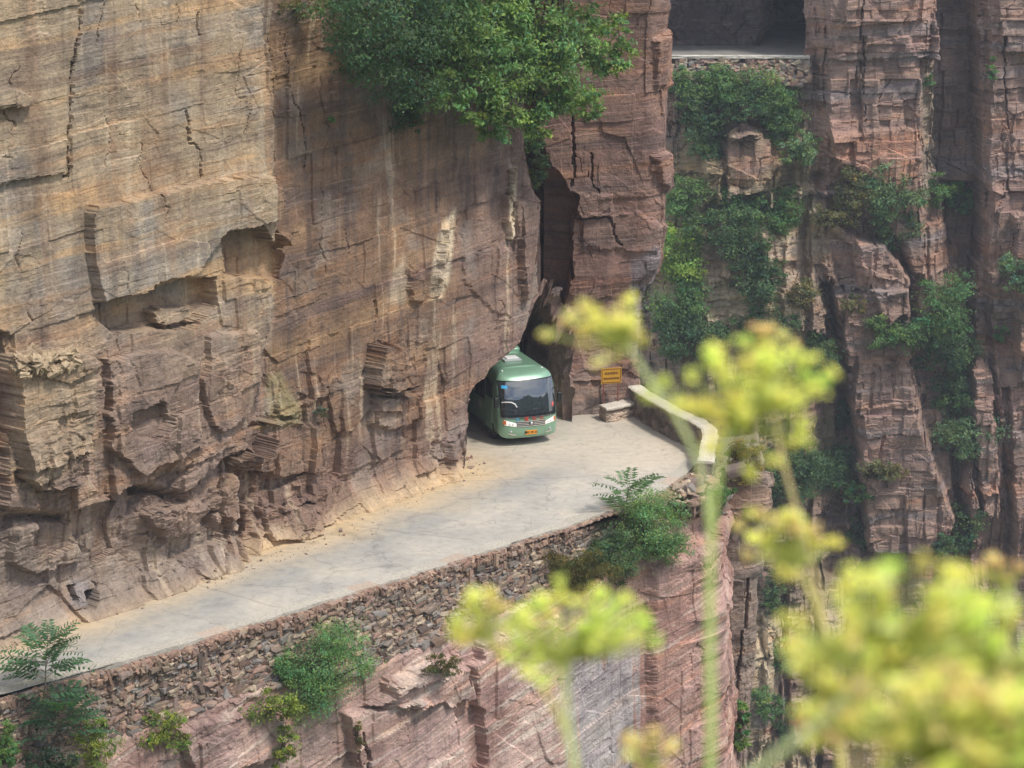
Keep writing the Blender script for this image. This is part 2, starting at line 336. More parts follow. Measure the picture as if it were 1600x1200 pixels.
def macroW(U, V, S, Z):
    ue = pline(V, EDGE); a = sst(U-ue, -2, 7)
    d = -1.35*a
    isA = 1-a
    uv = V-np.interp(U, [p[0] for p in UNDER], [p[1] for p in UNDER])
    d -= isA*(.62*sst(uv, -3, 16) + .25*sst(uv, 30, 120))
    d += .35*sst(.9-Z, 0, .9) + .22*sst(.35-Z, 0, .35)
    fe = lambda poly, off, soft=6: off*sst(sdist(U, V, poly), 0, soft)
    # front slab
    d += isA*( fe([(144,472),(222,455),(245,438),(300,428),(345,365),(420,345),(440,300),(430,270),(330,280),(250,300),(136,322),(131,340),(134,400)], 0.39, 5)
      + fe([(145,472),(215,458),(285,432),(340,430),(345,480),(305,515),(240,518),(175,522),(150,500)], -0.63, 5)
      + fe([(232,482),(300,478),(302,500),(240,512)], 0.40, 4)
      + fe([(348,365),(405,350),(432,380),(432,440),(350,432)], -0.69, 4)
      + fe([(-40,150),(25,135),(52,150),(40,168),(-40,178)], 0.34, 6)
      + fe([(14,556),(60,545),(118,545),(135,560),(140,620),(128,700),(110,760),(60,770),(30,745),(18,680)], 0.69, 6)
      + fe([(-20,520),(15,520),(18,700),(10,800),(-20,800)], -0.40, 6)
      + fe([(160,560),(250,540),(300,560),(305,690),(220,745),(165,700)], 0.32, 6)
      + fe([(320,520),(405,515),(405,610),(390,650),(330,680),(310,600)], 0.25, 6)
      + fe([(195,640),(250,620),(262,655),(240,690),(205,690)], -0.29, 6)
      + fe([(103,915),(135,905),(150,910),(146,950),(110,952)], -0.63, 5)
      + fe([(215,800),(300,775),(330,790),(320,835),(250,850)], 0.32, 6)
      + fe([(325,800),(345,795),(350,900),(330,905)], -0.40, 5)
      + fe([(20,810),(120,815),(140,880),(60,900),(10,880)], 0.30, 6)
      - .42*sst(5.0-ldist(U, V, [(118,-60),(117,0),(119,60),(107,100),(107,200),(104,275)]), 0, 3.5)
      - .16*sst(2-ldist(U, V, [(308,20),(312,55)]), 0, 1.8)
      - .14*sst(2.6-ldist(U, V, [(292,172),(297,222),(312,234),(315,280)]), 0, 2)
      + fe([(-60,-80),(116,-80),(116,90),(106,120),(104,270),(-60,300)], 0.18, 3) )
    # slab beside the tunnel
    b = a
    d += b*( fe([(598,532),(642,548),(664,610),(585,620)], .75, 6) + fe([(574,540),(597,528),(590,560),(584,620),(578,645)], -.45, 4)
      + fe([(585,622),(665,612),(672,655),(620,675),(575,665)], .25, 6)
      + fe([(672,470),(680,400),(690,350),(712,325),(708,380),(702,440),(690,468)], .26, 12)
      + fe([(712,330),(735,325),(735,345),(705,400),(706,360)], -.10, 4)
      + fe([(395,660),(470,655),(506,668),(510,742),(440,748),(395,742)], .40, 6) + fe([(398,585),(440,580),(480,640),(478,668),(400,675)], .25, 14)
      + fe([(405,792),(500,785),(512,830),(508,846),(420,850)], .45, 7)
      + fe([(640,405),(672,440),(665,475),(640,470)], .18, 5) + fe([(720,395),(800,380),(812,410),(805,500),(770,490),(722,440)], .08, 6)
      + fe([(797,262),(808,262),(808,370),(798,380)], .30, 3) + fe([(806,310),(845,312),(845,400),(835,470),(815,470)], .30, 4)
      + fe([(690,690),(720,670),(722,750),(700,770)], .25, 8) + fe([(660,690),(690,680),(700,770),(670,775)], -.12, 6)
      - .22*sst(3-ldist(U, V, [(437,55),(448,130),(470,200),(480,260)]), 0, 2.5) - .2*sst(3-ldist(U, V, [(582,470),(580,560)]), 0, 2.5)
      + .28*sst(sdist(U, V, [(390,700),(420,700),(420,900),(390,900)]), 0, 12) )
    d += b*.6*sst(170-V, 0, 330)
    return d
def roughW(U, V, S, Z):
    a = sst(U-pline(V, EDGE), -5, 20)
    rA = .04+.20*sst(V, 400, 540)+.48*sst(V, 580, 780); rB = .08+.26*sst(V, 470, 640)+.28*sst(V, 600, 740)
    return rA*(1-a)+rB*a
def colW(U, V, S, Z, H, d):
    a = sst(U-pline(V, EDGE), -3, 6); sh = U.shape
    n1 = fbm(S*.35, Z*.35, 201, 4); n2 = fbm(S*.09, H*1.1, 205, 4); n3 = fbm(S*1.1, Z*.12, 209, 3)
    A = const('tan', sh)
    A = lerp(A, TONE['grey'], .8*sst(n1, -.05, .35)); A = lerp(A, TONE['ochre'], .75*sst(n2, .08, .35)); A = lerp(A, TONE['dark'], .45*sst(-n2, .18, .45))
    A = lerp(A, TONE['purple'], .75*sst(V+60*n1, 430, 640)); A = lerp(A, TONE['ochre'], .65*sst(sdist(U, V, [(280,430),(440,400),(440,455),(300,470)]), -10, 15))
    A = lerp(A, TONE['tan'], .75*sst(sdist(U, V, [(10,540),(140,540),(150,700),(60,780),(10,740)]), -15, 15))
    A = lerp(A, TONE['grey'], .55*sst(V+50*n1, 760, 900)); A = lerp(A, TONE['brown'], .5*sst(n3, .1, .4)); A = lerp(A, TONE['bluegrey'], .6*sst(sdist(U, V, [(105,905),(140,905),(140,950),(108,950)]), -5, 8))
    B = np.broadcast_to(lin(136, 109, 87), sh+(3,)).copy()
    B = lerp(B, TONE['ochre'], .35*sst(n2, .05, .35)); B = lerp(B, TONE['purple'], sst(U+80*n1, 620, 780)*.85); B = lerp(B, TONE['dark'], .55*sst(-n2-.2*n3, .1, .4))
    B = lerp(B, TONE['dark'], .5*sst(260-V+80*n1, 0, 160)*sst(U, 480, 600)); B = lerp(B, TONE['purple'], .6*sst(V+50*n1, 600, 740))  # top of the slab darkened for the trees' shade; lower part purple rock
    B = lerp(B, TONE['pale'], .95*sst(sdist(U, V, [(670,470),(678,400),(690,350),(712,325),(708,380),(702,440),(690,468)]), -4, 4))
    B = lerp(B, TONE['pale'], .55*sst(sdist(U, V, [(605,470),(612,430),(632,400),(640,440),(632,480)]), -6, 8)); B = lerp(B, TONE['pale'], .95*sst(sdist(U, V, [(795,255),(808,262),(806,375),(797,380)]), -2, 3))
    B = lerp(B, lin(150,138,100), .8*sst(sdist(U, V, [(395,585),(440,578),(480,640),(475,668),(400,672)])+10*n1, -5, 12)); B = lerp(B, TONE['grey'], .5*sst(n1, .1, .35))
    st = fbm(S*2.6, Z*.14, 231, 4); B = lerp(B, TONE['dark'], .55*sst(st, .12, .4)); B = lerp(B, TONE['pale'], .45*sst(-st, .2, .42)); A = lerp(A, TONE['pale'], .28*sst(-st, .2, .4)); A = lerp(A, TONE['dark'], .3*sst(st, .2, .45))
    mt = fbm(S*1.6, Z*1.6, 241, 5, .65); A = A*(1+.34*mt)[..., None]; B = B*(1+.30*mt)[..., None]
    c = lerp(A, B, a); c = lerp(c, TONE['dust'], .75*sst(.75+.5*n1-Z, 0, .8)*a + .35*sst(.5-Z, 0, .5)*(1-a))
    return c
holeW = lambda U, V, S, Z: U+4*fbm(S*2.2, Z*2.2, 77, 3) > pline(V, BEND)
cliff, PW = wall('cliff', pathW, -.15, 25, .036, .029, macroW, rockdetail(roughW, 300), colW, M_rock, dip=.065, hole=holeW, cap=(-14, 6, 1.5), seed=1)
# the end of that slab turns into the mountain: tunnel jamb and the underside of the overhang
TB = np.array([-.342, .94])      # direction the bus came from
def jamb():
    zs = np.arange(-.2, 25, .12); pts = []
    s, xy, n2 = resample(pathW, .05, .3)
    for z in zs:
        B = np.concatenate([xy + n2*(-1.35), np.full((len(xy), 1), z)], 1); U, V, D = proj(B); i = np.argmax(U > pline(V, BEND)); i = i if i > 0 else len(xy)-1
        pts.append([B[i, 0], B[i, 1], z])
    P = np.array(pts); js = np.linspace(0, 12, 90); G = P[:, None, :] + np.concatenate([TB, [0]])[None, None, :]*js[None, :, None]
    S, Z = np.meshgrid(js, zs); r = .35*facet(S/.7, Z/.6, 5)[0] + .12*facet(S/.25, Z/.22, 9)[0]; r *= sst(S, 0, .5)
    G[..., 0] += r*.9-.08*sst(S, 0, .3); G[..., 1] += .1; nr, nc = S.shape; idx = np.arange(nr*nc).reshape(nr, nc)
    F = np.stack([idx[:-1, :-1], idx[:-1, 1:], idx[1:, 1:], idx[1:, :-1]], -1).reshape(-1, 4)
    tag(link('cliff_side', mesh_np('cliff_side', G.reshape(-1, 3), F, np.broadcast_to(TONE['purple'], (nr*nc, 3)), np.stack([S, Z, S*0], -1).reshape(-1, 3)), M_rock), kind='structure')
jamb()

# ---- the pillar beyond the bus
yC = gp(930, 648)[1]
xCl, xCr = at(842, 640, yC)[0], at(1030, 560, yC)[0]
pathC = [(xCl-.9, yC+9), (xCl, yC+.0), (xCl+.2, yC), (xCr-.4, yC+.1), (xCr, yC+.35), (xCr+1.2, yC+9)]
pathC = [(xCl-12, yC+8.5), (xCl-2.9, yC+7), (xCl, yC), (xCr-.5, yC+.05), (xCr+.05, yC+.5), (xCr+.6, yC+10)]
EC = [(-200, 815), (200, 828), (238, 850), (262, 862), (288, 884), (300, 889), (306, 903), (345, 899), (352, 892), (430, 894), (470, 882), (540, 874), (600, 871), (660, 872)]
def macroC(U, V, S, Z):
    ue = pline(V, EC); fe = lambda poly, off, soft=6: off*sst(sdist(U, V, poly), 0, soft)
    front = sst(U, 700, 760)
    d = -2.0*sst(ue-U, -3, 4)*sst(V, 200, 250)
    d = d + fe([(1018,60),(1056,30),(1060,70),(1045,140),(1020,150)], .25, 14) + fe([(1015,240),(1045,232),(1060,250),(1056,300),(1030,300)], .30, 10)
    d = d + fe([(888,302),(960,300),(962,340),(905,345)], .20, 5) + fe([(905,335),(1000,330),(1040,350),(1030,400),(910,390)], .14, 6)
    d = d - .55*sst(V, 395, 470)*sst(U, 985, 1030) - .30*sst(V, 425, 480) + .35*sst(V, 560, 650)
    d = d + fe([(985,440),(1028,420),(1030,640),(1000,640)], -.35, 14)
    d = d - .25*sst(3-ldist(U, V, [(894,160),(896,230),(895,292)]), 0, 2.5) - .2*sst(2.6-ldist(U, V, [(925,240),(922,280),(936,302)]), 0, 2.3) - .18*sst(2.6-ldist(U, V, [(905,345),(955,338),(962,380),(972,385)]), 0, 2.2)
    d = d + .12*sst(sdist(U, V, [(1014,255),(1035,250),(1036,268),(1014,268)]), 0, 3)
    d = d + .25*sst(100-V, 0, 200)
    return d
def colC(U, V, S, Z, H, d):
    sh = U.shape; n1 = fbm(S*.5, Z*.4, 401, 4); n2 = fbm(S*.1, H*1.2, 405, 4)
    c = np.broadcast_to(lin(140,112,100), sh+(3,)).copy()*(1+.32*fbm(S*1.6, Z*1.6, 413, 5, .65))[..., None]; c = lerp(c, TONE['purple'], .6*sst(n1, -.1, .3)); c = lerp(c, TONE['orange'], .5*sst(n2, .15, .4)); c = lerp(c, TONE['dark'], .55*sst(-n2, .12, .35))
    c = lerp(c, TONE['orange'], .45*sst(sdist(U, V, [(900,85),(1050,60),(1050,110),(920,150)]), -20, 15)*sst(n2, -.2, .2)); c = lerp(c, TONE['bluegrey'], .7*sst(sdist(U, V, [(985,410),(1025,395),(1030,600),(985,560)])+20*n1, -8, 8))
    c = lerp(c, TONE['grey'], .5*sst(V+40*n1, 560, 640)); c = lerp(c, TONE['dark'], .45*sst(905-U, 0, 25)*sst(V, 420, 480)); c = lerp(c, TONE['dark'], .25*sst(pline(V, EC)-U, -2, 8)*sst(V, 200, 260)); return c  # darker rock by the tunnel mouth; the cleft's shade tinted into the colour
holeC = lambda U, V, S, Z: ((U < pline(V, [(430, 880), (460, 866), (520, 872), (700, 872)])+7+3*fbm(S*2, Z*2, 78, 3)) & (V > np.interp(U, [780, 835, 850, 870, 890], [486, 478, 456, 448, 452])) & (U > 700) & (U < 900)) | (U > 1200)
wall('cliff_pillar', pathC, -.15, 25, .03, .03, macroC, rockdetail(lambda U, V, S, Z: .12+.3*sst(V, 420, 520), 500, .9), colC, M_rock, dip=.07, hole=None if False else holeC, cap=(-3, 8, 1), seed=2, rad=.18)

# ---- tunnel bore, dark behind the bus
def tunnel():
    b = gp(829, 697)[:2] + TB*2.6; r = np.array([TB[1], -TB[0]])
    js = np.linspace(-.2, 22, 260); th = np.linspace(0, np.pi, 150); T, J = np.meshgrid(th, js)
    X = 2.55*np.cos(T); X = np.sign(X)*np.abs(X)**.6*2.55**.4; Zz = 5.3*np.abs(np.sin(T))**.55 - .1
    bend = -.035*np.maximum(J-3, 0)**2
    k = 1+.13*facet(T*2.2, J/1.1, 33, 1.2)[0]+.06*facet(T*6, J/.4, 36, 1.2)[0]+.03*facet(T*15, J/.16, 39)[0]; X = X*k; Zz = Zz*k
    P = np.stack([b[0]+TB[0]*J+r[0]*(X+bend), b[1]+TB[1]*J+r[1]*(X+bend), Zz], -1); nr, nc = T.shape; idx = np.arange(nr*nc).reshape(nr, nc)
    F = np.stack([idx[:-1, :-1], idx[:-1, 1:], idx[1:, 1:], idx[1:, :-1]], -1).reshape(-1, 4)
    e = np.stack([idx[-1, :-1], idx[-1, 1:], np.full(nc-1, idx[-1, 0])], -1)
    tag(link('tunnel', mesh_np('tunnel', P.reshape(-1, 3), [F, e], np.broadcast_to(TONE['purple'], (nr*nc, 3)), np.stack([J, Zz, T], -1).reshape(-1, 3)), M_rock), kind='structure')
tunnel()

# ------------------------------------------------------------------ the rock under the road
OUTER = [(-160, 1122), (-50, 1096), (0, 1085), (100, 1059), (200, 1031), (300, 1002), (400, 972), (500, 942), (600, 911), (700, 880), (750, 864), (800, 848), (900, 818), (950, 800), (1000, 782), (1040, 762), (1070, 742), (1090, 722)]
RB = [(-200, 1215), (0, 1185), (150, 1160), (270, 1118), (400, 1072), (560, 1040), (700, 985), (850, 925), (950, 880), (1040, 815), (1060, 800), (1120, 790), (1300, 780)]
pJ = [gp(u, v)[:2] for u, v in OUTER[:-4]] + [gp(1000, 790)[:2], gp(1060, 774)[:2], gp(1100, 765)[:2], gp(1108, 746)[:2], gp(1110, 704)[:2], gp(1084, 655)[:2], gp(1030, 628)[:2], (xCr-.2, yC+1.2)]
def macroJ(U, V, S, Z):
    fe = lambda poly, off, soft=6: off*sst(sdist(U, V, poly), 0, soft)
    b = V-np.interp(U, [p[0] for p in RB], [p[1] for p in RB])
    d = .10*np.clip(-Z, 0, 2) + .40*sst(b, -8, 8) - .02*Z + .14*sst(.55+Z, 0, .45)
    d = d - .03*sst(sdist(U, V, [(930,905),(985,890),(1005,930),(1008,1250),(900,1250),(915,1000)]), 0, 14)
    d = d + fe([(1005,880),(1040,858),(1122,850),(1140,960),(1160,1250),(1008,1250)], .30, 20) - .45*sst(sdist(U, V, [(1030,780),(1125,775),(1125,850),(1040,856),(1005,872)]), 0, 8) + .5*sst(sdist(U, V, [(1040,770),(1128,760),(1128,800),(1060,805)]), 0, 8) + fe([(640,1040),(720,1015),(735,1090),(650,1110),(560,1105)], .5, 9) + fe([(530,1110),(700,1090),(730,1250),(560,1250)], .4, 7) + fe([(740,1000),(870,960),(880,1250),(745,1250)], .45, 8) + fe([(270,1135),(440,1095),(436,1180),(300,1220)], .4, 7) + fe([(590,1060),(700,1030),(700,1062),(600,1092)], .3, 5)
    d = d + (.5*fbm(S*0+3, Z*.42, 630, 4, .6)+.25*blocks(S, Z, 1.1, 3, 632, .6))*sst(U, 1050, 1110)
    d = d - .35*sst(4-ldist(U, V, [(552,1140),(560,1170),(566,1210)]), 0, 3) - .3*sst(4-ldist(U, V, [(437,1105),(441,1140),(447,1210)]), 0, 3)
    return d
def colJ(U, V, S, Z, H, d):
    sh = U.shape; n1 = fbm(S*.4, Z*.4, 601, 4); n2 = fbm(S*.1, H*1.3, 605, 4)
    c = np.broadcast_to(lin(200, 170, 158), sh+(3,)).copy(); c = lerp(c, lin(170,134,122), .8*sst(n1+.3*n2, -.12, .3)); c = lerp(c, lin(222,204,188), .75*sst(fbm(S*.22, H*3.2, 615, 4), .12, .3)); c = lerp(c, TONE['purple'], .45*sst(-n2, .1, .4))
    c = lerp(c, lin(158,118,104), .5*sst(U, 930, 1000)); sv = fbm(S*3.2, Z*.12, 611, 3); c = lerp(c, lin(176,170,168), .85*sst(sdist(U, V, [(885,1020),(985,1000),(990,1230),(890,1230)])+25*n1+40*sv, -5, 14)); c = c*(1+.35*fbm(S*1.6, Z*1.6, 613, 5, .65))[..., None]; c = lerp(c, TONE['purple'], .5*sst(760-U+200*n1, 0, 260)*sst(1180-V, -80, 80))
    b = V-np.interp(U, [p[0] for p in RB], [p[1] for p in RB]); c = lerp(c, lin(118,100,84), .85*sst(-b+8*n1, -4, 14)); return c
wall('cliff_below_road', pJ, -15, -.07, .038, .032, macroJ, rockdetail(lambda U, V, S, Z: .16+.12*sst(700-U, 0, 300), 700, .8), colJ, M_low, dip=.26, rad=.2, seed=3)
JS = SURF[-1]
yK = gp(1150, 716)[1]; xk0, xk1 = at(1100, 800, yK)[0], at(1194, 800, yK)[0]
pK = [(xk0-.5, yK+3), (xk0, yK), (xk1-.35, yK+.05), (xk1, yK+.4), (xk1+.3, yK+8)]
def macroK(U, V, S, Z):
    fe = lambda poly, off, soft=6: off*sst(sdist(U, V, poly), 0, soft)
    d = fe([(1120,735),(1190,735),(1196,790),(1175,815),(1120,790)], .45, 6) - .14*sst(sdist(U, V, [(1165,900),(1200,880),(1200,1250),(1150,1250)]), 0, 12) - .25*sst(V, 1000, 1100) + .35*fbm(S*.3, Z*.4, 640, 4)
    return d - .3*sst(4-ldist(U, V, [(1168,905),(1162,985),(1150,1080)]), 0, 4)
wall('cliff_spur', pK, -26, -.35, .035, .035, macroK, rockdetail(.16, 800, .85), colC, M_rock, dip=.12, rad=.15, cap=(0, 3, .25), seed=4)

# ------------------------------------------------------------------ road, verge, kerb
def road_mat():
    m, t, p, o = nodes('dusty_concrete'); geo = N(t, 'ShaderNodeNewGeometry'); pos = geo.outputs['Position']
    # distance from the foot of the cliff, in metres (dust lies there)
    dot = N(t, 'ShaderNodeVectorMath', operation='DOT_PRODUCT'); t.links.new(pos, dot.inputs[0]); dot.inputs[1].default_value = (nW[0], nW[1], 0)
    n1 = noise_n(t, pos, .45, 5, .6); n2 = noise_n(t, pos, 3.0, 6, .65); n3 = noise_n(t, pos, 22, 4, .7)
    c0 = float(gB[:2] @ nW)
    sub = N(t, 'ShaderNodeMath', operation='SUBTRACT'); t.links.new(dot.outputs['Value'], sub.inputs[0]); sub.inputs[1].default_value = c0
    ma = N(t, 'ShaderNodeMath', operation='MULTIPLY_ADD'); t.links.new(n1, ma.inputs[0]); ma.inputs[1].default_value = -2.2; t.links.new(sub.outputs[0], ma.inputs[2])
    mb = N(t, 'ShaderNodeMath', operation='MULTIPLY_ADD'); t.links.new(n2, mb.inputs[0]); mb.inputs[1].default_value = -.7; t.links.new(ma.outputs[0], mb.inputs[2])
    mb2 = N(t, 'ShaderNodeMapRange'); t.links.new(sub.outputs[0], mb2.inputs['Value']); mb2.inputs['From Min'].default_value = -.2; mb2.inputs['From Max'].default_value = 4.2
    mr = N(t, 'ShaderNodeMapRange'); t.links.new(mb.outputs[0], mr.inputs['Value']); mr.inputs['From Min'].default_value = -1.6; mr.inputs['From Max'].default_value = .75
    mr.inputs['To Min'].default_value = 1; mr.inputs['To Max'].default_value = 0
    c = ramp(t, n1, [(.3, tuple(lin(164,160,152))), (.5, tuple(lin(180,174,163))), (.7, tuple(lin(196,186,169)))])
    da = N(t, 'ShaderNodeVectorMath', operation='DOT_PRODUCT'); t.links.new(pos, da.inputs[0]); da.inputs[1].default_value = (dirW[0], dirW[1], 0)
    mra = N(t, 'ShaderNodeMapRange'); t.links.new(da.outputs['Value'], mra.inputs['Value']); a0 = float(gB[:2] @ dirW); mra.inputs['From Min'].default_value = a0+.6; mra.inputs['From Max'].default_value = a0+3.5; mra.inputs['To Min'].default_value = 1; mra.inputs['To Max'].default_value = .15
    mu = N(t, 'ShaderNodeMath', operation='MULTIPLY'); t.links.new(mr.outputs[0], mu.inputs[0]); t.links.new(mra.outputs[0], mu.inputs[1])
    c = mixc(t, c, tuple(lin(202,176,136)), mu.outputs[0])
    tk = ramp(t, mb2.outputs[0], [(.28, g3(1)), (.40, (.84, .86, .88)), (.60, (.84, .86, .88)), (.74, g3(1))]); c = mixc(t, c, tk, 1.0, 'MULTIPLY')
    # pale dusty turn-out on the right
    dx = N(t, 'ShaderNodeVectorMath', operation='DISTANCE'); t.links.new(pos, dx.inputs[0]); q = gp(985, 705); dx.inputs[1].default_value = (q[0], q[1], 0)
    md = N(t, 'ShaderNodeMath', operation='MULTIPLY_ADD'); t.links.new(n2, md.inputs[0]); md.inputs[1].default_value = 2.5; t.links.new(dx.outputs['Value'], md.inputs[2])
    mr2 = N(t, 'ShaderNodeMapRange'); t.links.new(md.outputs[0], mr2.inputs['Value']); mr2.inputs['From Min'].default_value = 2.6; mr2.inputs['From Max'].default_value = 5.6; mr2.inputs['To Min'].default_value = .85; mr2.inputs['To Max'].default_value = 0
    c = mixc(t, c, tuple(lin(200,187,166)), mr2.outputs[0])
    c = mixc(t, c, ramp(t, n2, [(.3, g3(.82)), (.5, g3(1)), (.7, g3(1.1))]), 1., 'MULTIPLY'); c = mixc(t, c, ramp(t, n3, [(.28, g3(.75)), (.45, g3(1)), (.75, g3(1.1))]), .8, 'MULTIPLY')
    vo = N(t, 'ShaderNodeTexVoronoi', feature='DISTANCE_TO_EDGE'); vo.inputs['Scale'].default_value = .33; wv = N(t, 'ShaderNodeVectorMath', operation='MULTIPLY_ADD')
    nt3 = N(t, 'ShaderNodeTexNoise'); nt3.inputs['Scale'].default_value = 1.3; nt3.inputs['Detail'].default_value = 5; t.links.new(pos, nt3.inputs['Vector']); t.links.new(nt3.outputs['Color'], wv.inputs[0]); wv.inputs[1].default_value = (1.4, 1.4, 0); t.links.new(pos, wv.inputs[2]); t.links.new(wv.outputs[0], vo.inputs['Vector'])
    wv2 = N(t, 'ShaderNodeVectorMath', operation='MULTIPLY_ADD'); t.links.new(nt3.outputs['Color'], wv2.inputs[0]); wv2.inputs[1].default_value = (.2, .2, 0); t.links.new(pos, wv2.inputs[2])
    c = mixc(t, c, ramp(t, vo.outputs['Distance'], [(0, g3(.72)), (.012, g3(1))]), .8, 'MULTIPLY')
    # one old construction joint across the road
    for (a_, b_) in (((600, 828), (775, 848)), ((330, 920), (395, 938)), ((905, 745), (985, 742))):
        pa, pb = gp(*a_), gp(*b_); dd = (pb-pa)[:2]; ln_ = np.linalg.norm(dd); dd /= ln_
        sb = N(t, 'ShaderNodeVectorMath', operation='SUBTRACT'); t.links.new(wv2.outputs[0], sb.inputs[0]); sb.inputs[1].default_value = (pa[0]+.1, pa[1]+.1, 0)
        d1 = N(t, 'ShaderNodeVectorMath', operation='DOT_PRODUCT'); t.links.new(sb.outputs[0], d1.inputs[0]); d1.inputs[1].default_value = (-dd[1], dd[0], 0)
        ab = N(t, 'ShaderNodeMath', operation='ABSOLUTE'); t.links.new(d1.outputs['Value'], ab.inputs[0])
        c = mixc(t, c, ramp(t, ab.outputs[0], [(.0, g3(.70)), (.022, g3(.74)), (.04, g3(1))]), .75, 'MULTIPLY')
    t.links.new(c, p.inputs['Base Color']); p.inputs['Roughness'].default_value = .88; p.inputs['Specular IOR Level'].default_value = .3
    b = N(t, 'ShaderNodeBump'); b.inputs['Strength'].default_value = .5; b.inputs['Distance'].default_value = .03; t.links.new(n2, b.inputs['Height']); t.links.new(b.outputs[0], p.inputs['Normal'])
    return m
def ngon(name, pts, z, mat, th=.0):
    bm = bmesh.new(); f = bm.faces.new([bm.verts.new((p[0], p[1], z)) for p in pts]); 
    if f.normal.z < 0 or sum((pts[i][0]*pts[(i+1) % len(pts)][1]-pts[(i+1) % len(pts)][0]*pts[i][1]) for i in range(len(pts))) < 0: bmesh.ops.reverse_faces(bm, faces=[f])
    bmesh.ops.triangulate(bm, faces=bm.faces[:], ngon_method='EAR_CLIP')
    return tag(link(name, bm_mesh(name, bm), mat), kind='structure')
inn = lambda p, k: p - nW*k
E = [gp(u, v)[:2] for u, v in OUTER]
roadp = E + [gp(1098, 712)[:2], gp(1092, 694)[:2], gp(1056, 678)[:2], gp(1010, 652)[:2], gp(990, 640)[:2], (xCr-.6, yC+.6), (xCr-1.2, yC+8), at(700, 600, 103)[:2], at(560, 600, 103)[:2], inn(gB[:2], 6), inn(gA[:2], 6)-dirW*3, E[0]-dirW*3]
ngon('road', roadp, 0.0, road_mat())
vergep = [p[:2] for p in pJ] + [(xCr-1.0, yC+7), inn(gB[:2], 4), inn(gA[:2], 5)]
ngon('verge', vergep, -.075, plain('verge_soil', tuple(lin(150,128,100)), .95, nscale=2.5, namp=.25, bump=.03))
def smooth_path(pts, ds=.1, r=.5): s, xy, n = resample(pts, ds, r); return s, xy, n
def kerb():
    s, xy, n = smooth_path([np.array(p) for p in E], .09, .5); rs = np.random.RandomState(3)
    blk = np.floor(s/.9); j = .10*(hsh(blk, blk*0, 3)-.5); wn = fbm(s*1.5, s*0, 4, 4)
    V = []; rows = []
    for off, z in ((-.46, .006), (-.38, .014), (.04, .028), (.04, -.24)):
        o = off + (j*.8+.10*wn if off >= 0 else .22*fbm(s*.9, s*0+4, 8, 4)); zz = z + (.02*(hsh(blk, blk*0, 9)-.5) if z > .01 else 0)
        V.append(np.stack([xy[:, 0]+n[:, 0]*o, xy[:, 1]+n[:, 1]*o, np.full(len(s), 0.)+zz], 1))
    V = np.stack(V, 0); m = len(s); idx = np.arange(4*m).reshape(4, m)
    F = np.stack([idx[:-1, :-1], idx[1:, :-1], idx[1:, 1:], idx[:-1, 1:]], -1).reshape(-1, 4)
    c = lerp(np.broadcast_to(lin(192,185,170), (m, 3)).copy(), lin(205,165,140), (hsh(blk, blk*0, 5) > .85).astype(float)*.35); c = c*(.86+.12*hsh(blk, blk*0, 6))[:, None]
    tag(link('kerb_strip', mesh_np('kerb_strip', V.reshape(-1, 3), F[:, ::-1], np.tile(c, (4, 1))), M_stone), kind='structure')
kerb()
# ------------------------------------------------------------------ stones
ICO = None
def ico():
    global ICO
    if ICO is None:
        bm = bmesh.new(); bmesh.ops.create_icosphere(bm, subdivisions=2, radius=1); bm.verts.index_update()
        ICO = (np.array([v.co[:] for v in bm.verts]), np.array([[v.index for v in f.verts] for f in bm.faces])); bm.free()
    return ICO
def stones(rs, P, A, B, C, size, cols, sq=.42):
    """boxy broken stones: centres P, axis frames A,B,C, half sizes size, colours"""
    n = len(P); c8 = np.array([[x, y, z] for x in (-1, 1) for y in (-1, 1) for z in (-1, 1)], float)
    V0 = np.concatenate([c8, np.array([[1.0, 0, 0], [-1.0, 0, 0], [0, 1.0, 0], [0, -1.0, 0], [0, 0, 1.0], [0, 0, -1.0]])]); k = 14
    quads = [(4, 6, 7, 5, 8), (0, 1, 3, 2, 9), (2, 3, 7, 6, 10), (0, 4, 5, 1, 11), (1, 5, 7, 3, 12), (0, 2, 6, 4, 13)]
    F0 = np.array([[q[i], q[(i+1) % 4], q[4]] for q in quads for i in range(4)])
    V = np.repeat(V0[None], n, 0); V[:, :8] *= 1-.20*rs.rand(n, 8, 3); V[:, 8:] += .03*rs.randn(n, 6, 3)*np.array([1, 1, .8])
    sh = .35*rs.randn(n, 1); V[..., 0] += sh*V[..., 2]*.6; V[..., 2] += .2*rs.randn(n, 1)*V[..., 0]
    V = V*size[:, None]
    W_ = P[:, None] + V[..., :1]*A[:, None] + V[..., 1:2]*B[:, None] + V[..., 2:]*C[:, None]
    F = (F0[None] + (np.arange(n)*k)[:, None, None]).reshape(-1, 3)
    return W_.reshape(-1, 3), F, np.repeat(cols, k, 0)
STC = np.array([lin(172,152,130), lin(148,126,112), lin(132,112,106), lin(156,124,110), lin(190,172,148), lin(140,131,122), lin(122,106,98), lin(168,138,116), lin(146,142,138)])
def frames(rs, n, nrm, tang, jit=.35, roll=.25):
    a = tang + jit*.5*rs.randn(n, 3); a /= np.linalg.norm(a, axis=1)[:, None]
    c = np.array([0, 0, 1.]) + roll*rs.randn(n, 3); b = np.cross(c, a); b /= np.linalg.norm(b, axis=1)[:, None]; c = np.cross(a, b); return a, b, c
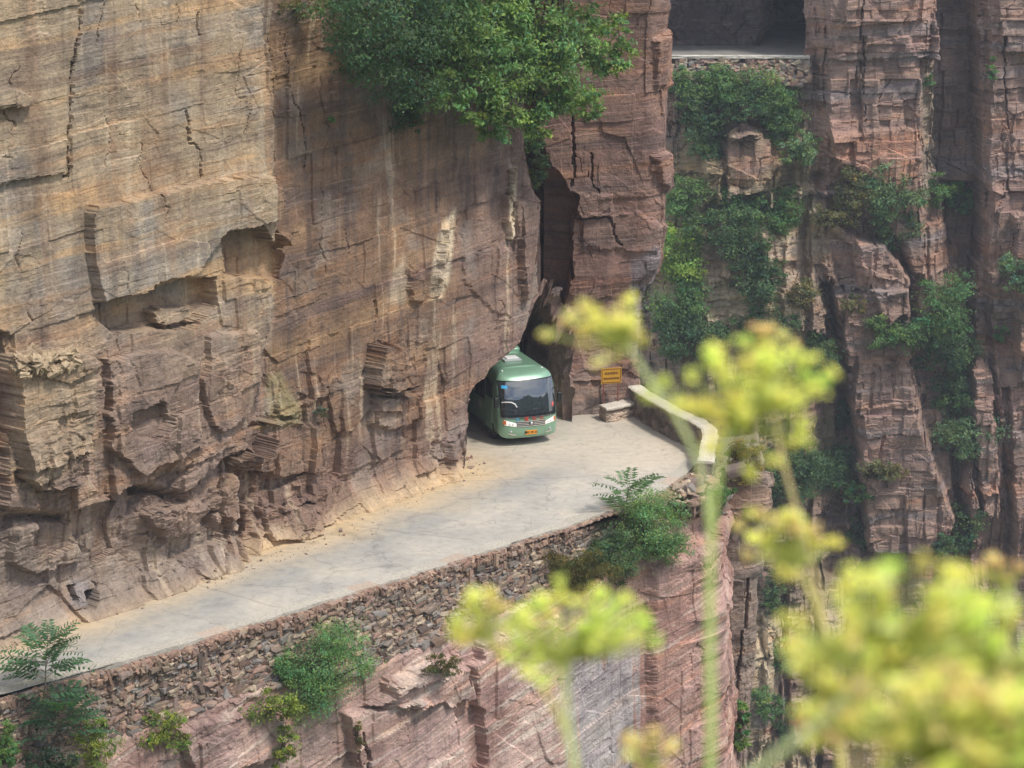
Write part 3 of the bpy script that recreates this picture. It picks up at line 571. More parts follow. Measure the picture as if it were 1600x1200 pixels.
def retaining():
    rs = np.random.RandomState(11); U, V, D, P = JS
    P = P.astype(float); pts = []
    vis = (U > -60) & (U < 1135); rb = np.interp(U, [p[0] for p in RB], [p[1] for p in RB])
    ok = vis & (V < rb+6+10*fbm(P[:, 0]*.8, P[:, 2]*.8, 8, 3)); Q = P[ok]; rs.shuffle(Q)
    # poisson-like thinning on a coarse cell grid
    cell = np.stack([np.floor((Q[:, 0]*.7+Q[:, 1]*.7)/.115), np.floor((Q[:, 2]+.02*np.sin(Q[:, 0]*3))/.055)], 1); _, i = np.unique(cell, axis=0, return_index=True); Q = Q[i]
    n = len(Q); big = rs.rand(n)**3
    sz = np.stack([.045+.07*rs.rand(n)+.17*big, .07+.05*rs.rand(n), .016+.022*rs.rand(n)+.065*big], 1); fl = rs.rand(n) < .10; sz[fl] = sz[fl][:, [2, 1, 0]]
    up = (Q[:, 2] > -.30); sz[up] *= np.array([.62, 1, 1.15]); 
    nr = np.array([nW[0], nW[1], 0]); a, b, c = frames(rs, n, nr, np.array([dirW[0], dirW[1], .05]), .22, .16)
    Q = Q + nr*(.01+.10*rs.rand(n)**2)[:, None] + rs.randn(n, 3)*.012
    Q[:, 2] = np.minimum(Q[:, 2], -.0-sz[:, 2]*1.15)
    col = (STC[rs.randint(0, len(STC), n)]*.75+.25*lin(150,132,114))*(.5+.8*rs.rand(n))[:, None]; col[up] = col[up]*.6+.4*lin(164,128,108)
    w_ = empty('retaining_wall', gp(500, 945, -1), 'dry stone retaining wall of broken rubble holding up the outer edge of the road', 'wall')
    v, f, cc = stones(rs, Q, a, b, c, sz, col)
    link('stones', mesh_np('stones', v, f, cc), M_stone, w_)
retaining()
def stone_wall(root, path, z0, z1, th, k, tone, cell=(.42, .30), taper=0.):
    s, xy, n = smooth_path(path, .03, .30); z = np.arange(z0, z1+.01, .03); S, Z = np.meshgrid(s, z); obj = []; tp = (1-taper*(1-sst(s, 0, 1.3))); Z = Z*np.where(Z > 0, tp[None, :], 1)
    for side in (1, -1):
        o = 0 if side == 1 else th
        w1 = .12*fbm(S*2, Z*2, k, 3); f, e = facet((S+w1)/cell[0], (Z+w1)/cell[1], k+1, .8)
        d = .06*f - .05*(1-sst(e, 0, .12)) + .03*fbm(S*6, Z*6, k+4, 3)
        sg = -1 if side == 1 else 1
        # path normal points to the right of travel; side 1 is the inner face
        X = xy[None, :, 0]+n[None, :, 0]*(o + sg*d); Y = xy[None, :, 1]+n[None, :, 1]*(o + sg*d)
        V = np.stack([X, Y, Z], -1); nr, nc = S.shape; idx = np.arange(nr*nc).reshape(nr, nc)
        F = np.stack([idx[:-1, :-1], idx[:-1, 1:], idx[1:, 1:], idx[1:, :-1]], -1).reshape(-1, 4)
        ci = np.floor(f*997).astype(int) % len(STC); cc = lerp(np.broadcast_to(tone, S.shape+(3,)).copy(), STC[3], .0*S) * (.6+.9*np.clip(f+.5, 0, 1))[..., None]
        cc = lerp(cc, lin(120,112,104), (1-sst(e, 0, .10)))
        obj.append((V.reshape(-1, 3), F if side == -1 else F[:, ::-1], cc.reshape(-1, 3)))
    V = np.concatenate([obj[0][0], obj[1][0]]); F = np.concatenate([obj[0][1], obj[1][1]+len(obj[0][0])]); c = np.concatenate([obj[0][2], obj[1][2]])
    m = len(z); nc = len(s); e0 = np.arange(m)*nc; off = len(obj[0][0])     # end faces
    for q in (0, nc-1):
        i = np.arange(m-1); F = np.concatenate([F, np.stack([e0[i]+q, e0[i+1]+q, e0[i+1]+q+off, e0[i]+q+off], 1)])
    link('stonework', mesh_np('stonework', V, F, c), M_stone, root)
    # concrete coping
    j1 = .09*fbm(s*1.9, s*0, k+7, 5, .6); j2 = .11*fbm(s*1.9, s*0+5, k+8, 5, .6); zz = z1*tp+.05+.06*fbm(s*1.4, s*0+8, k+9, 4, .6)
    prof = [(-.05, -.06), (-.06, -.0), (.02, .035), (th-.02, .035), (th+.06, 0), (th+.05, -.06)]; V = []
    for i, (o, dz) in enumerate(prof):
        oo = o + (j1 if o < th/2 else j2); V.append(np.stack([xy[:, 0]+n[:, 0]*oo, xy[:, 1]+n[:, 1]*oo, zz+dz+.012*fbm(s*7+i*9, s*0, k+12, 3)], 1))
    V = np.stack(V, 0); P_ = len(prof); idx = np.arange(P_*nc).reshape(P_, nc)
    F = np.stack([idx[:-1, :-1], idx[:-1, 1:], idx[1:, 1:], idx[1:, :-1]], -1).reshape(-1, 4)
    caps = [np.array([[idx[a, q], idx[a+1, q], idx[4-a, q], idx[5-a, q]] for a in (0, 1)]) for q in (0, nc-1)]
    F = np.concatenate([F]+caps)
    cc = np.broadcast_to(lin(206,196,180), (len(s), 3))*(.85+.3*(fbm(s*1.3, s*0+2, k+20, 4)+.5))[:, None]
    link('coping', mesh_np('coping', V.reshape(-1, 3), F[:, ::-1], np.tile(cc, (P_, 1))), M_stone, root)
r = empty('parapet_wall', gp(1040, 685), 'low mortared stone parapet with pale concrete coping curving round the turn-out', 'wall')
inner = [gp(u, v, 1.03)[:2] for u, v in [(978, 599), (990, 609), (1004, 618), (1028, 632), (1052, 645), (1075, 655), (1089, 663), (1099, 672), (1101, 680), (1098, 688), (1092, 700)]]
# travelling away from the pillar the outside is on the left: walk the path backwards
stone_wall(r, inner[::-1], -.1, .98, .44, 900, lin(120, 106, 98), taper=.5)
r = empty('stone_plinth', gp(960, 650), 'squat pale stone plinth under the yellow sign at the foot of the pillar', 'plinth')
pl = [gp(u, v, .55)[:2] for u, v in [(936, 632), (952, 630), (984, 621)]]
stone_wall(r, pl[::-1][::-1], -.05, .48, .6, 930, lin(176, 156, 138), (.3, .16))
def loose(name, pix, label, cat, rs, n, spread, smin, smax, zf=None, kind=None, tone=None):
    c = hit(*pix); P = c[1] if c else gp(*pix)
    Q = P + rs.randn(n, 3)*np.array(spread); nr = np.array([nW[0], nW[1], 0.]); a, b, cc = frames(rs, n, nr, np.array([dirW[0], dirW[1], 0]), 1.5, .5)
    sz = (smin+(smax-smin)*rs.rand(n)**2)[:, None]*np.stack([.6+.8*rs.rand(n), .5+.6*rs.rand(n), .25+.35*rs.rand(n)], 1)
    col = STC[rs.randint(0, len(STC), n)]*(.75+.5*rs.rand(n))[:, None]
    if tone is not None: col = col*.4+.6*tone
    v, f, k = stones(rs, Q, a, b, cc, sz, col); return tag(link(name, mesh_np(name, v, f, k), M_stone), label, cat, kind=kind)
def rubble_ledge():
    rs = np.random.RandomState(5); out = []
    for i in range(260):
        u = rs.uniform(18, 122); v = 575-(u-18)*.10+rs.uniform(-22, 14); h = hit(u, v)
        if h: out.append(h[1])
    Q = np.array(out) + np.array([nW[0], nW[1], 0])*.05; n = len(Q); a, b, c = frames(rs, n, None, np.array([dirW[0], dirW[1], 0]), 2., .5)
    sz = (.08+.13*rs.rand(n)**2)[:, None]*np.stack([.8+.5*rs.rand(n), .7+.6*rs.rand(n), .22+.25*rs.rand(n)], 1)*.8
    v, f, k = stones(rs, Q, a, b, c, sz, (STC[rs.randint(0, 2, n)]*.5+.5*lin(190,168,130))*(.8+.4*rs.rand(n))[:, None])
    tag(link('rubble', mesh_np('rubble', v, f, k), M_stone), 'heap of broken pale slabs lying on a ledge of the left cliff', 'rubble', kind='stuff')
rubble_ledge()
def gravel():
    rs = np.random.RandomState(31); foot = np.array([(170, 955), (330, 902), (380, 880), (520, 838), (620, 785), (722, 742), (735, 712)], float); q = rs.rand(170)**1.0*6; i = np.minimum(q.astype(int), 5); f = (q-i)[:, None]; px = foot[i]*(1-f)+foot[i+1]*f
    Q = np.array([gp(u, v, .015) for u, v in px]); n = len(Q); Q[:, :2] += nW*(np.abs(rs.randn(n))*.45-.1)[:, None]; a, b, c = frames(rs, n, None, np.array([dirW[0], dirW[1], 0]), 3., .3)
    sz = (.012+.06*rs.rand(n)**6)[:, None]*np.stack([1+.6*rs.rand(n), .8+.4*rs.rand(n), .5+.3*rs.rand(n)], 1)
    v, f_, k = stones(rs, Q, a, b, c, sz, (STC[rs.randint(0, 5, n)])*(.7+.5*rs.rand(n))[:, None]); tag(link('gravel', mesh_np('gravel', v, f_, k), M_stone), 'loose fallen stones along the sandy foot of the cliff', 'gravel', kind='stuff')
gravel()
def bend_rubble():
    rs = np.random.RandomState(41); n = 130; px = np.array([(rs.uniform(1058, 1116), 0) for _ in range(n)]); px[:, 1] = 765-(px[:, 0]-1058)*.75+rs.uniform(-4, 14, n)+np.maximum(0, px[:, 0]-1095)*.9
    Q = np.array([gp(u, v, -.02) for u, v in px]); a, b, c = frames(rs, n, None, np.array([1., .4, 0]), 1.6, .5)
    sz = (.06+.14*rs.rand(n)**2)[:, None]*np.stack([1+.4*rs.rand(n), .7+.4*rs.rand(n), .4+.35*rs.rand(n)], 1)
    v, f, k = stones(rs, Q, a, b, c, sz, STC[rs.randint(0, len(STC), n)]*(.7+.55*rs.rand(n))[:, None]); tag(link('rubble', mesh_np('rubble', v, f, k), M_stone), 'jumbled broken stones at the outer bend between road edge and parapet end', 'rubble', kind='stuff')
bend_rubble()
rs0 = np.random.RandomState(21)
for nm, (u, v), rr, lab in [('boulder', (1112, 712), .30, 'pale flat boulder at the end of the parapet wall'), ('boulder', (1150, 735), .42, 'reddish slab boulder on top of the spur beside dry grass'), ('boulder', (1098, 740), .26, 'dark angular boulder wedged below the end of the parapet'), ('boulder', (1068, 768), .22, 'brown block sitting at the outer road edge near the shrub')]:
    P = gp(u, v, .05); a, b, c = frames(rs0, 1, None, np.array([1., .3, 0]), .4, .15)
    v_, f_, k_ = stones(rs0, P[None], a, b, c, np.array([[rr*.9, rr*.7, rr*.4]]), (STC[[4, 3, 6, 1][int(u) % 4]]*.95)[None])
    tag(link(nm, mesh_np(nm, v_, f_, k_), M_stone), lab, 'boulder')

# ------------------------------------------------------------------ the far side of the gorge
YF = 150.0
FARP = [  # (polygon in photo pixels, metres towards the viewer, softness)
 ([(1040,130),(1262,128),(1300,300),(1300,900),(1240,1250),(900,1250),(980,500)], 3.0, 120), ([(1030,330),(1265,330),(1310,520),(1300,900),(1200,1250),(900,1250),(980,700)], 3.2, 60),
 ([(1262,-120),(1460,-120),(1464,92),(1452,96),(1450,200),(1462,330),(1482,580),(1440,580),(1400,390),(1330,340),(1275,310)], 3.0, 22),
 ([(1288,-120),(1463,-120),(1464,92),(1440,94),(1438,200),(1450,440),(1425,430),(1395,370),(1340,315),(1292,240),(1289,90)], 2.2, 9), ([(1288,-120),(1463,-120),(1463,88),(1380,96),(1290,98)], .5, 5),
 ([(1290,205),(1440,195),(1452,230),(1400,300),(1300,250)], .6, 8),
 ([(1463,-120),(1512,-120),(1530,80),(1536,330),(1524,560),(1500,600),(1472,330),(1456,250),(1455,100)], -4.2, 8),
 ([(1530,-120),(1760,-120),(1760,1250),(1580,1250),(1572,760),(1548,600),(1536,400),(1538,100)], 3.0, 10), ([(1552,-120),(1760,-120),(1760,80),(1560,85)], 1.0, 5), ([(1580,330),(1760,330),(1760,600),(1590,600)], 1.5, 6),
 ([(1285,320),(1318,345),(1345,365),(1385,368),(1420,420),(1425,520),(1440,640),(1495,800),(1466,862),(1350,865),(1330,700),(1312,560),(1282,430)], 5.0, 14),
 ([(1330,365),(1385,372),(1418,420),(1420,480),(1385,520),(1350,430)], 1.2, 6), ([(1290,350),(1330,380),(1350,480),(1325,470),(1300,430)], -1.0, 6),
 ([(1275,430),(1302,430),(1318,610),(1290,600)], -1.8, 8), ([(1300,610),(1330,600),(1352,860),(1325,880)], -1.6, 8),
 ([(1132,214),(1168,204),(1206,218),(1208,325),(1134,325)], 2.6, 5), ([(1126,208),(1160,188),(1200,214),(1150,222)], 2.2, 4), ([(1095,245),(1128,250),(1130,320),(1098,318)], 1.2, 7),
 ([(1232,180),(1262,170),(1275,300),(1240,310)], 1.4, 8), ([(1180,360),(1205,350),(1215,420),(1190,425)], 1.2, 8), ([(1255,320),(1288,318),(1296,420),(1290,520),(1262,520)], 1.6, 8), ([(1212,430),(1255,420),(1262,520),(1225,520)], 1.2, 9),
 ([(1448,345),(1472,340),(1480,520),(1455,520)], .9, 6), ([(1478,380),(1500,372),(1506,520),(1488,525)], 1.8, 5), ([(1512,548),(1545,560),(1562,790),(1548,812),(1530,800),(1518,650)], 3.0, 6), ([(1495,740),(1512,690),(1528,800),(1520,850),(1500,840)], 2., 6),
 ([(1478,600),(1512,640),(1520,900),(1490,880)], -2.0, 10), ([(1560,600),(1580,600),(1590,900),(1566,880)], -2.5, 6),
 ([(1190,960),(1215,900),(1260,880),(1320,900),(1330,1250),(1190,1250)], 3.0, 12), ([(1215,840),(1222,1250),(1238,1250),(1232,840)], -2.5, 6), ([(1262,860),(1270,1250),(1285,1250),(1280,860)], -1.5, 6), ([(1150,1010),(1185,985),(1208,1060),(1200,1150),(1150,1250)], 2.6, 8),
 ([(1310,760),(1335,700),(1348,860),(1330,900)], 1.6, 6)]
def macroF(U, V, S, Z):
    d = np.zeros_like(U)
    for poly, off, soft in FARP: d += (.75 if -4.5 < off < -4 else .42 if abs(off) > 2.1 else .75)*off*sst(sdist(U, V, poly), 0, soft)
    d += 2.2*sst(V, 860, 1200) + .75*blocks(S+.5*fbm(S*.2, Z*.2, 3, 3), Z, 4.0, 3.2, 15, .8) + .35*blocks(S+.3*fbm(S*.4, Z*.4, 4, 3), Z, 1.2, 1.8, 16, .8)
    for ln in ([(1348,-60),(1346,100),(1352,190)], [(1420,560),(1432,600)], [(1440,280),(1432,330)], [(1568,60),(1572,200)]): d -= .8*sst(3-ldist(U, V, ln), 0, 3)
    return d
def farrough(U, V, S, Z): return .35+.5*sst(sdist(U, V, [(1000,130),(1270,130),(1300,300),(1320,560),(1320,1250),(900,1250)]), -40, 30)
def colF(U, V, S, Z, H, d):
    sh = U.shape; n1 = fbm(S*.16, Z*.16, 801, 4); n2 = fbm(S*.04, H*.6, 805, 4)
    c = np.broadcast_to(lin(148, 124, 112), sh+(3,)).copy(); c = lerp(c, TONE['pink'], .5*sst(n1, -.15, .3)); c = c*(1+.34*fbm(S*.8, Z*.8, 813, 5, .65))[..., None]; c = lerp(c, TONE['orange'], .5*sst(n2, .12, .4)); c = lerp(c, TONE['bluegrey'], .6*sst(-n2, .06, .35))
    c = lerp(c, TONE['orange'], .55*sst(sdist(U, V, [(1290,205),(1440,200),(1450,300),(1400,330),(1300,260)]), -10, 20)); c = lerp(c, lin(150,140,122), .7*sst(sdist(U, V, [(1440,95),(1462,95),(1462,330),(1440,300)]), -6, 8))
    c = lerp(c, TONE['dark'], .35*sst(sdist(U, V, [(1463,-120),(1512,-120),(1530,80),(1536,330),(1524,560),(1472,330),(1455,100)])+10*n1, -6, 8))  # shade of the tall recess put into its rock colour
    veg = sst(sdist(U, V, [(1040,125),(1262,128),(1290,330),(1330,640),(1330,1250),(1000,1250),(1000,420)]), -10, 30)*sst(n1, -.2, .15)
    c = lerp(c, lin(140,132,100), .7*veg); c = lerp(c, TONE['pale'], .5*sst(sdist(U, V, [(1080,420),(1260,300),(1300,360),(1260,540),(1100,520)])+40*n1, -10, 20)); c = lerp(c, TONE['pale'], .5*sst(V, 880, 1000)*sst(n1, -.2, .2)); return c
GU0, GU1, GV = 1052, 1259, 88
zG = at(1150, GV, YF)[2]; zGt = at(1150, -110, YF)[2]; xG0, xG1 = at(1000, 60, YF)[0], at(GU1, 60, YF)[0]
def holeF(U, V, S, Z): return (U < GU1-4+5*fbm(S*.8, Z*.8, 6, 3)+np.interp(V, [-100, 20, 40, 88], [-4, 0, 4, 0])) & (U > 1000) & (Z > zG-.05) & (Z < zGt)
xF0, xF1 = at(930, 600, YF)[0], at(1730, 600, YF)[0]
def fardetail(U, V, S, Z, H):
    f = rockdetail(farrough, 950, 1.0); return 2.0*f(U, V, S/2.0, Z/2.0, H/2.0)
wall('far_cliff', [(xF0-4, YF+5), (xF0, YF), (xF1+8, YF)], -48, 24, .062, .062, macroF, fardetail, colF, M_far, dip=.10, hole=holeF, cap=(0, 12, 1), rad=.5, seed=6)
# gallery cut into that cliff
def grid_face(name, P00, du, dv, nu, nv, amp, col, k, nrm):
    a, b = np.meshgrid(np.linspace(0, 1, nu), np.linspace(0, 1, nv)); P = np.array(P00)+a[..., None]*np.array(du)+b[..., None]*np.array(dv)
    lu, lv = np.linalg.norm(du), np.linalg.norm(dv); f = facet(a*lu/1.4, b*lv/1.2, k, .9)[0]+.4*facet(a*lu/.4, b*lv/.4, k+6, .9)[0]
    e = sst(np.minimum(np.minimum(a, 1-a)*lu, np.minimum(b, 1-b)*lv), 0, .4)*.9+.1
    P = P + np.array(nrm)*(amp*f*e)[..., None]; idx = np.arange(nu*nv).reshape(nv, nu)
    F = np.stack([idx[:-1, :-1], idx[:-1, 1:], idx[1:, 1:], idx[1:, :-1]], -1).reshape(-1, 4)
    return P.reshape(-1, 3), F, np.broadcast_to(col, (nu*nv, 3)), np.stack([a*lu, b*lv, a*0], -1).reshape(-1, 3)
def gallery():
    dG = 6.0; hG = zGt-zG+.5; wG = xG1-xG0+12; VV, FF, CC, RR = [], [], [], []; n = 0
    xM = at(1188, 60, YF+dG)[0]; xR = xG1+.35
    for P00, du, dv, nr, c in [((xG0, YF+dG, zG), (xM-xG0, 0, 0), (0, 0, hG), (0, -1, 0), TONE['dark']), ((xM, YF+dG, zG), (2.2, 15, 0), (0, 0, hG), (1, 0, 0), TONE['purple']), ((xM, YF+dG+15, zG), (8, 0, 0), (0, 0, hG), (0, -1, 0), TONE['dark']),  # back faces toned dark to deepen the shade inside the gallery
                               ((xR, YF+.6, zG), (3.4, dG+15, 0), (0, 0, hG), (-1, 0, 0), TONE['purple']), ((xG0, YF+dG+15, zG+hG), (wG, 0, 0), (0, -dG-15.3, 0), (0, 0, -1), TONE['purple'])]:
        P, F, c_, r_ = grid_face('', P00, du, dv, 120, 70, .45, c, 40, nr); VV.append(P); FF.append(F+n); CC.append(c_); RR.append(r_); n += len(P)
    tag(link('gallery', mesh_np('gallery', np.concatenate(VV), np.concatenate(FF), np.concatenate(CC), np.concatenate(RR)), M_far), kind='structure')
    ngon('gallery_road', [(xG0, YF-.35), (xG1-.1, YF-.35), (xG1-.1, YF+.8), (xG1+6, YF+dG+15), (xG0, YF+dG+15)], zG+.02, plain('gallery_floor', tuple(lin(128,124,118)), .9, nscale=1, namp=.15))  # floor grey darkened for the shade inside the gallery
    r = empty('gallery_wall', (at(1155, 100, YF-.6)), 'rough stone wall with pale coping below the upper road gallery on the far cliff', 'wall')
    rs = np.random.RandomState(8); n = 520; x = rs.uniform(xG0+1, xG1+.25, n); z = zG-rs.uniform(.0, 1.75, n)
    Q = np.stack([x, YF-.55-.12*rs.rand(n)-.1*(zG-z), z-.05], 1); a, b, c = frames(rs, n, None, np.array([1., 0, 0]), .5, .35)
    sz = np.stack([.10+.16*rs.rand(n), .2+0*x, .08+.09*rs.rand(n)], 1); col = STC[rs.randint(0, len(STC), n)]*(.75+.5*rs.rand(n))[:, None]
    v, f, k = stones(rs, Q, a, b, c, sz, col); link('stones', mesh_np('stones', v, f, k), M_stone, r)
    bm = bmesh.new(); bmesh.ops.create_cube(bm, size=1, matrix=Matrix.Translation(((xG0+xG1)/2+.2, YF-.55, zG+.03)) @ Matrix.Diagonal((xG1-xG0, .6, .16, 1))); bmesh.ops.subdivide_edges(bm, edges=bm.edges[:], cuts=14, use_grid_fill=True)
    for v in bm.verts: v.co += Vector((0, rs.randn()*.02, rs.randn()*.018))
    link('coping', bm_mesh('coping', bm), plain('pale_coping', tuple(lin(196,190,178)), .9, nscale=3), r)
gallery()
def ground():
    bm = bmesh.new(); bmesh.ops.create_grid(bm, x_segments=90, y_segments=90, size=1500)
    for v in bm.verts:
        v.co.z = -46 + 3*math.sin(v.co.x*.02)*math.cos(v.co.y*.017)
    tag(link('ground', bm_mesh('ground', bm, True), plain('gorge_floor', (.07, .085, .04), .95, nscale=.05, namp=.3)), kind='structure')
ground()
def hills():      # the opposite rim of the gorge, behind the photographer: it is what the bus windscreen mirrors
    az = np.linspace(math.radians(95), math.radians(265), 220); t = np.linspace(0, 1, 40); A, T = np.meshgrid(az, t)
    R = 330-90*(1-T) + 25*fbm(A*6, T*3, 61, 4); hh = 178+50*fbm(A*3.2, A*0, 62, 3)+30*fbm(A*14, A*0, 63, 3)+55*np.exp(-((A-math.radians(132))/.10)**2)
    P = np.stack([np.sin(A)*R, np.cos(A)*R, -48+T*hh + 6*fbm(A*20, T*8, 64, 4)], -1); nr, nc = A.shape; idx = np.arange(nr*nc).reshape(nr, nc)
    F = np.stack([idx[:-1, :-1], idx[:-1, 1:], idx[1:, 1:], idx[1:, :-1]], -1).reshape(-1, 4)
    tag(link('hills', mesh_np('hills', P.reshape(-1, 3), F), plain('wooded_rock', (.09, .10, .07), .95, nscale=.03, namp=.4)), kind='structure')
hills()

# ------------------------------------------------------------------ bus
def tri_grid(fn, nu, nv, flip=False):
    V = [fn(i/(nu-1), j/(nv-1)) for j in range(nv) for i in range(nu)]; idx = np.arange(nu*nv).reshape(nv, nu)
    F = np.stack([idx[:-1, :-1], idx[:-1, 1:], idx[1:, 1:], idx[1:, :-1]], -1).reshape(-1, 4)
    return np.array(V, float), (F[:, ::-1] if flip else F)
def box_bm(items, bev=.01, seg=2):
    bm = bmesh.new()
    for c, s in items:
        g = bmesh.ops.create_cube(bm, size=1, matrix=Matrix.Translation(c) @ Matrix.Diagonal((*s, 1)))
    if bev: bmesh.ops.bevel(bm, geom=bm.edges[:], offset=bev, segments=seg, affect='EDGES', profile=.5)
    return bm
def lathe_bm(prof, n=32):      # profile (r, x) turned about the x axis
    bm = bmesh.new(); rings = []
    for r, x in prof: rings.append([bm.verts.new((x, r*math.cos(2*math.pi*i/n), r*math.sin(2*math.pi*i/n))) for i in range(n)])
    for a, b in zip(rings, rings[1:]):
        for i in range(n): bm.faces.new((a[i], a[(i+1) % n], b[(i+1) % n], b[i]))
    for q in (rings[0], rings[-1]):
        try: bm.faces.new(q)
        except ValueError: pass
    bmesh.ops.recalc_face_normals(bm, faces=bm.faces[:]); return bm
def text_mesh(name, body, size, mat, depth=.004):
    c = bpy.data.curves.new(name, 'FONT'); c.body = body; c.size = size; c.extrude = depth; c.align_x = 'CENTER'; c.align_y = 'CENTER'; c.offset = size*.012; c.resolution_u = 2
    o = bpy.data.objects.new(name, c); COL.objects.link(o); bpy.context.view_layer.update()
    me = bpy.data.meshes.new_from_object(o.evaluated_get(bpy.context.evaluated_depsgraph_get())); bpy.data.objects.remove(o); me.name = name; me.materials.clear(); me.materials.append(mat); return me
def bus():
    HW, LEN, ZT, ZB = 1.12, 6.9, 2.62, .30
    b = gp(830, 697); root = empty('minibus', (b[0], b[1], 0), 'green minibus with grey grille and wide windscreen coming out of the tunnel', 'bus', rz=math.radians(20))
    paint = plain('green_paint', tuple(lin(134, 173, 145)), .32, .25, .5, .7, nscale=2.5, namp=.06); glassm = None; black = plain('black_trim', (.012, .013, .014), .25); rubber = plain('rubber', (.02, .02, .02), .8)
    glass = plain('windscreen_glass', (.022, .03, .034), .03, 0, .8, .2); glass.node_tree.nodes['Principled BSDF'].inputs['IOR'].default_value = 1.85; chrome = plain('chrome', (.75, .76, .76), .15, 1.0); lampm = plain('lamp_lens', (.80, .78, .74), .15, 0., .8, 1.0); lp_ = lampm.node_tree.nodes['Principled BSDF']; lp_.inputs['Emission Color'].default_value = (1, .86, .74, 1); lp_.inputs['Emission Strength'].default_value = .35; grey = plain('grey_plastic', (.42, .44, .43), .5)
    white = plain('white_plastic', (.8, .8, .78), .4); redp = plain('red_letters', (.50, .05, .03), .5); bluep = plain('blue_letters', (.05, .30, .55), .5); yel = plain('plate_orange', (.85, .33, .02), .5); amber = plain('amber_lens', (.7, .18, .06), .2)
    dark = plain('side_glass', (.02, .025, .03), .05, 0, .8)
    ro = Matrix.Rotation(math.radians(20), 4, 'Z') @ Matrix.Identity(4)
    def put(name, me, mat, par=root, smooth=True):
        if smooth:
            for p in me.polygons: p.use_smooth = True
        o = bpy.data.objects.new(name, me); COL.objects.link(o); o.parent = par
        if mat is not None: me.materials.append(mat)
        return o
    def yF(x, z):
        return float(np.interp(z, [.25, .36, .6, 1.0, 1.2, 1.5, 1.8, 2.1, 2.27, 2.42, 2.54, 2.6, 2.64], [.16, .05, 0, .02, .05, .105, .19, .33, .43, .54, .70, .92, 1.2])) + .15*(x/HW)**2 + .24*abs(x/HW)**8
    K = 72; loop = []
    for i in range(K):
        a = 2*math.pi*i/K; cx, cz = math.cos(a), math.sin(a); e = .30 if cz > 0 else .22
        x = HW*math.copysign(abs(cx)**e, cx); z = (ZT+ZB)/2 + (ZT-ZB)/2*math.copysign(abs(cz)**e, cz)
        if cz > 0: z += .05*(1-(x/HW)**2); x *= 1-.05*max(0, (z-1.5))/1.1
        loop.append((x, z))
    V = []; F = []; zc = 1.45; rings = []
    def ring(sc, t):
        r = []
        for x, z in loop:
            x2, z2 = x*sc, zc+(z-zc)*sc; y = yF(x2, z2); r.append(len(V)); V.append((x2, y+t*(LEN-y), z2))
        rings.append(r)
    for sc in (.02, .15, .3, .45, .6, .72, .82, .89, .94, .97, .985, .995): ring(sc, 0)
    for t in (.012, .03, .08, .2, .35, .5, .65, .8, .9, .97): ring(1, t)
    for sc, t in ((.99, .985), (.97, .995), (.93, 1), (.6, 1), (.02, 1)): ring(sc, t)
    for a, c in zip(rings, rings[1:]):
        for i in range(K): F.append((a[i], a[(i+1) % K], c[(i+1) % K], c[i]))
    put('body', mesh_np('body', V, np.array(F)[:, ::-1] if False else np.array(F)), paint)
    def front(name, x0, x1, z0, z1, off, mat, par=root, nu=24, nv=12, top=None, bot=None, th=.01):
        def fn(a, c):
            x = (x0+(x1-x0)*a)*1.085; lo = z0 if bot is None else z0+bot*(1-(2*a-1)**2); hi = z1 if top is None else z1+top*(1-(2*a-1)**2); z = lo+(hi-lo)*c
            return (x, yF(x, z)-off, z)
        return put(name, mesh_np(name, *tri_grid(fn, nu, nv)), mat, par)
    ws = front('windscreen', -.94, .94, 1.20, 2.31, .022, glass, bot=-.02)
    front('surround', -.97, .97, 1.10, 2.35, .012, black, ws, bot=-.04)
    front('trim_strip', -.95, .95, 1.075, 1.10, .016, chrome, bot=-.045, nv=3)
    front('sticker', -.88, -.70, 2.10, 2.20, .028, plain('blue_sticker', (.06, .42, .75), .4), ws, nu=4, nv=3)
    front('sticker', .78, .86, 1.36, 1.52, .028, plain('red_sticker', (.6, .12, .10), .4), ws, nu=4, nv=3)
    # wiper / mirror bracket seen through the glass as a pale bent rod
    def tube_me(name, pts, r, mat, par):
        me = tubes([(pts, r, r)], 8); me = mesh_np(name, *me); put(name, me, mat, par)
    for xs, ze in ((-.55, 1.42), (.35, 1.34)):
        tube_me('wiper', [(xs-.5 + .5*q, yF(xs-.5+.5*q, 1.28+.05*q)-.045, 1.27+.08*math.sin(q*2.2)) for q in np.linspace(0, 1.6, 12)], .012, black, ws)
    tube_me('mirror_arm', [(-1.0, yF(-.93, 1.66)+.02, 1.62), (-.90, yF(-.9, 1.66)-.10, 1.66), (-.72, yF(-.72, 1.66)-.12, 1.66), (-.6, yF(-.6, 1.6)-.12, 1.60), (-.53, yF(-.53, 1.48)-.1, 1.48)], .022, white, root)
    g = front('grille', -.52, .52, .74, .93, .012, plain('grille_dark', (.05, .055, .06), .4), nu=16, nv=4)
    for z in (.745, .805, .865, .925): front('slat', -.53+.02*(z-.74)/.2, .53, z, z+.028, .028, chrome, g, nu=16, nv=3)
    e = lathe_bm([(.085, 0), (.085, .03), (.06, .04)], 24); em = bm_mesh('emblem', e); em.transform(Matrix.Translation((0, yF(0, .85)-.02, .85)) @ Matrix.Rotation(-math.pi/2, 4, 'Z')); put('emblem', em, plain('emblem_grey', (.16, .17, .18), .3, .6), g)
    e = lathe_bm([(.05, .04), (.05, .048), (.03, .05)], 20); em = bm_mesh('emblem_star', e); em.transform(Matrix.Translation((0, yF(0, .85)-.022, .86)) @ Matrix.Rotation(-math.pi/2, 4, 'Z')); put('emblem', em, chrome, g)
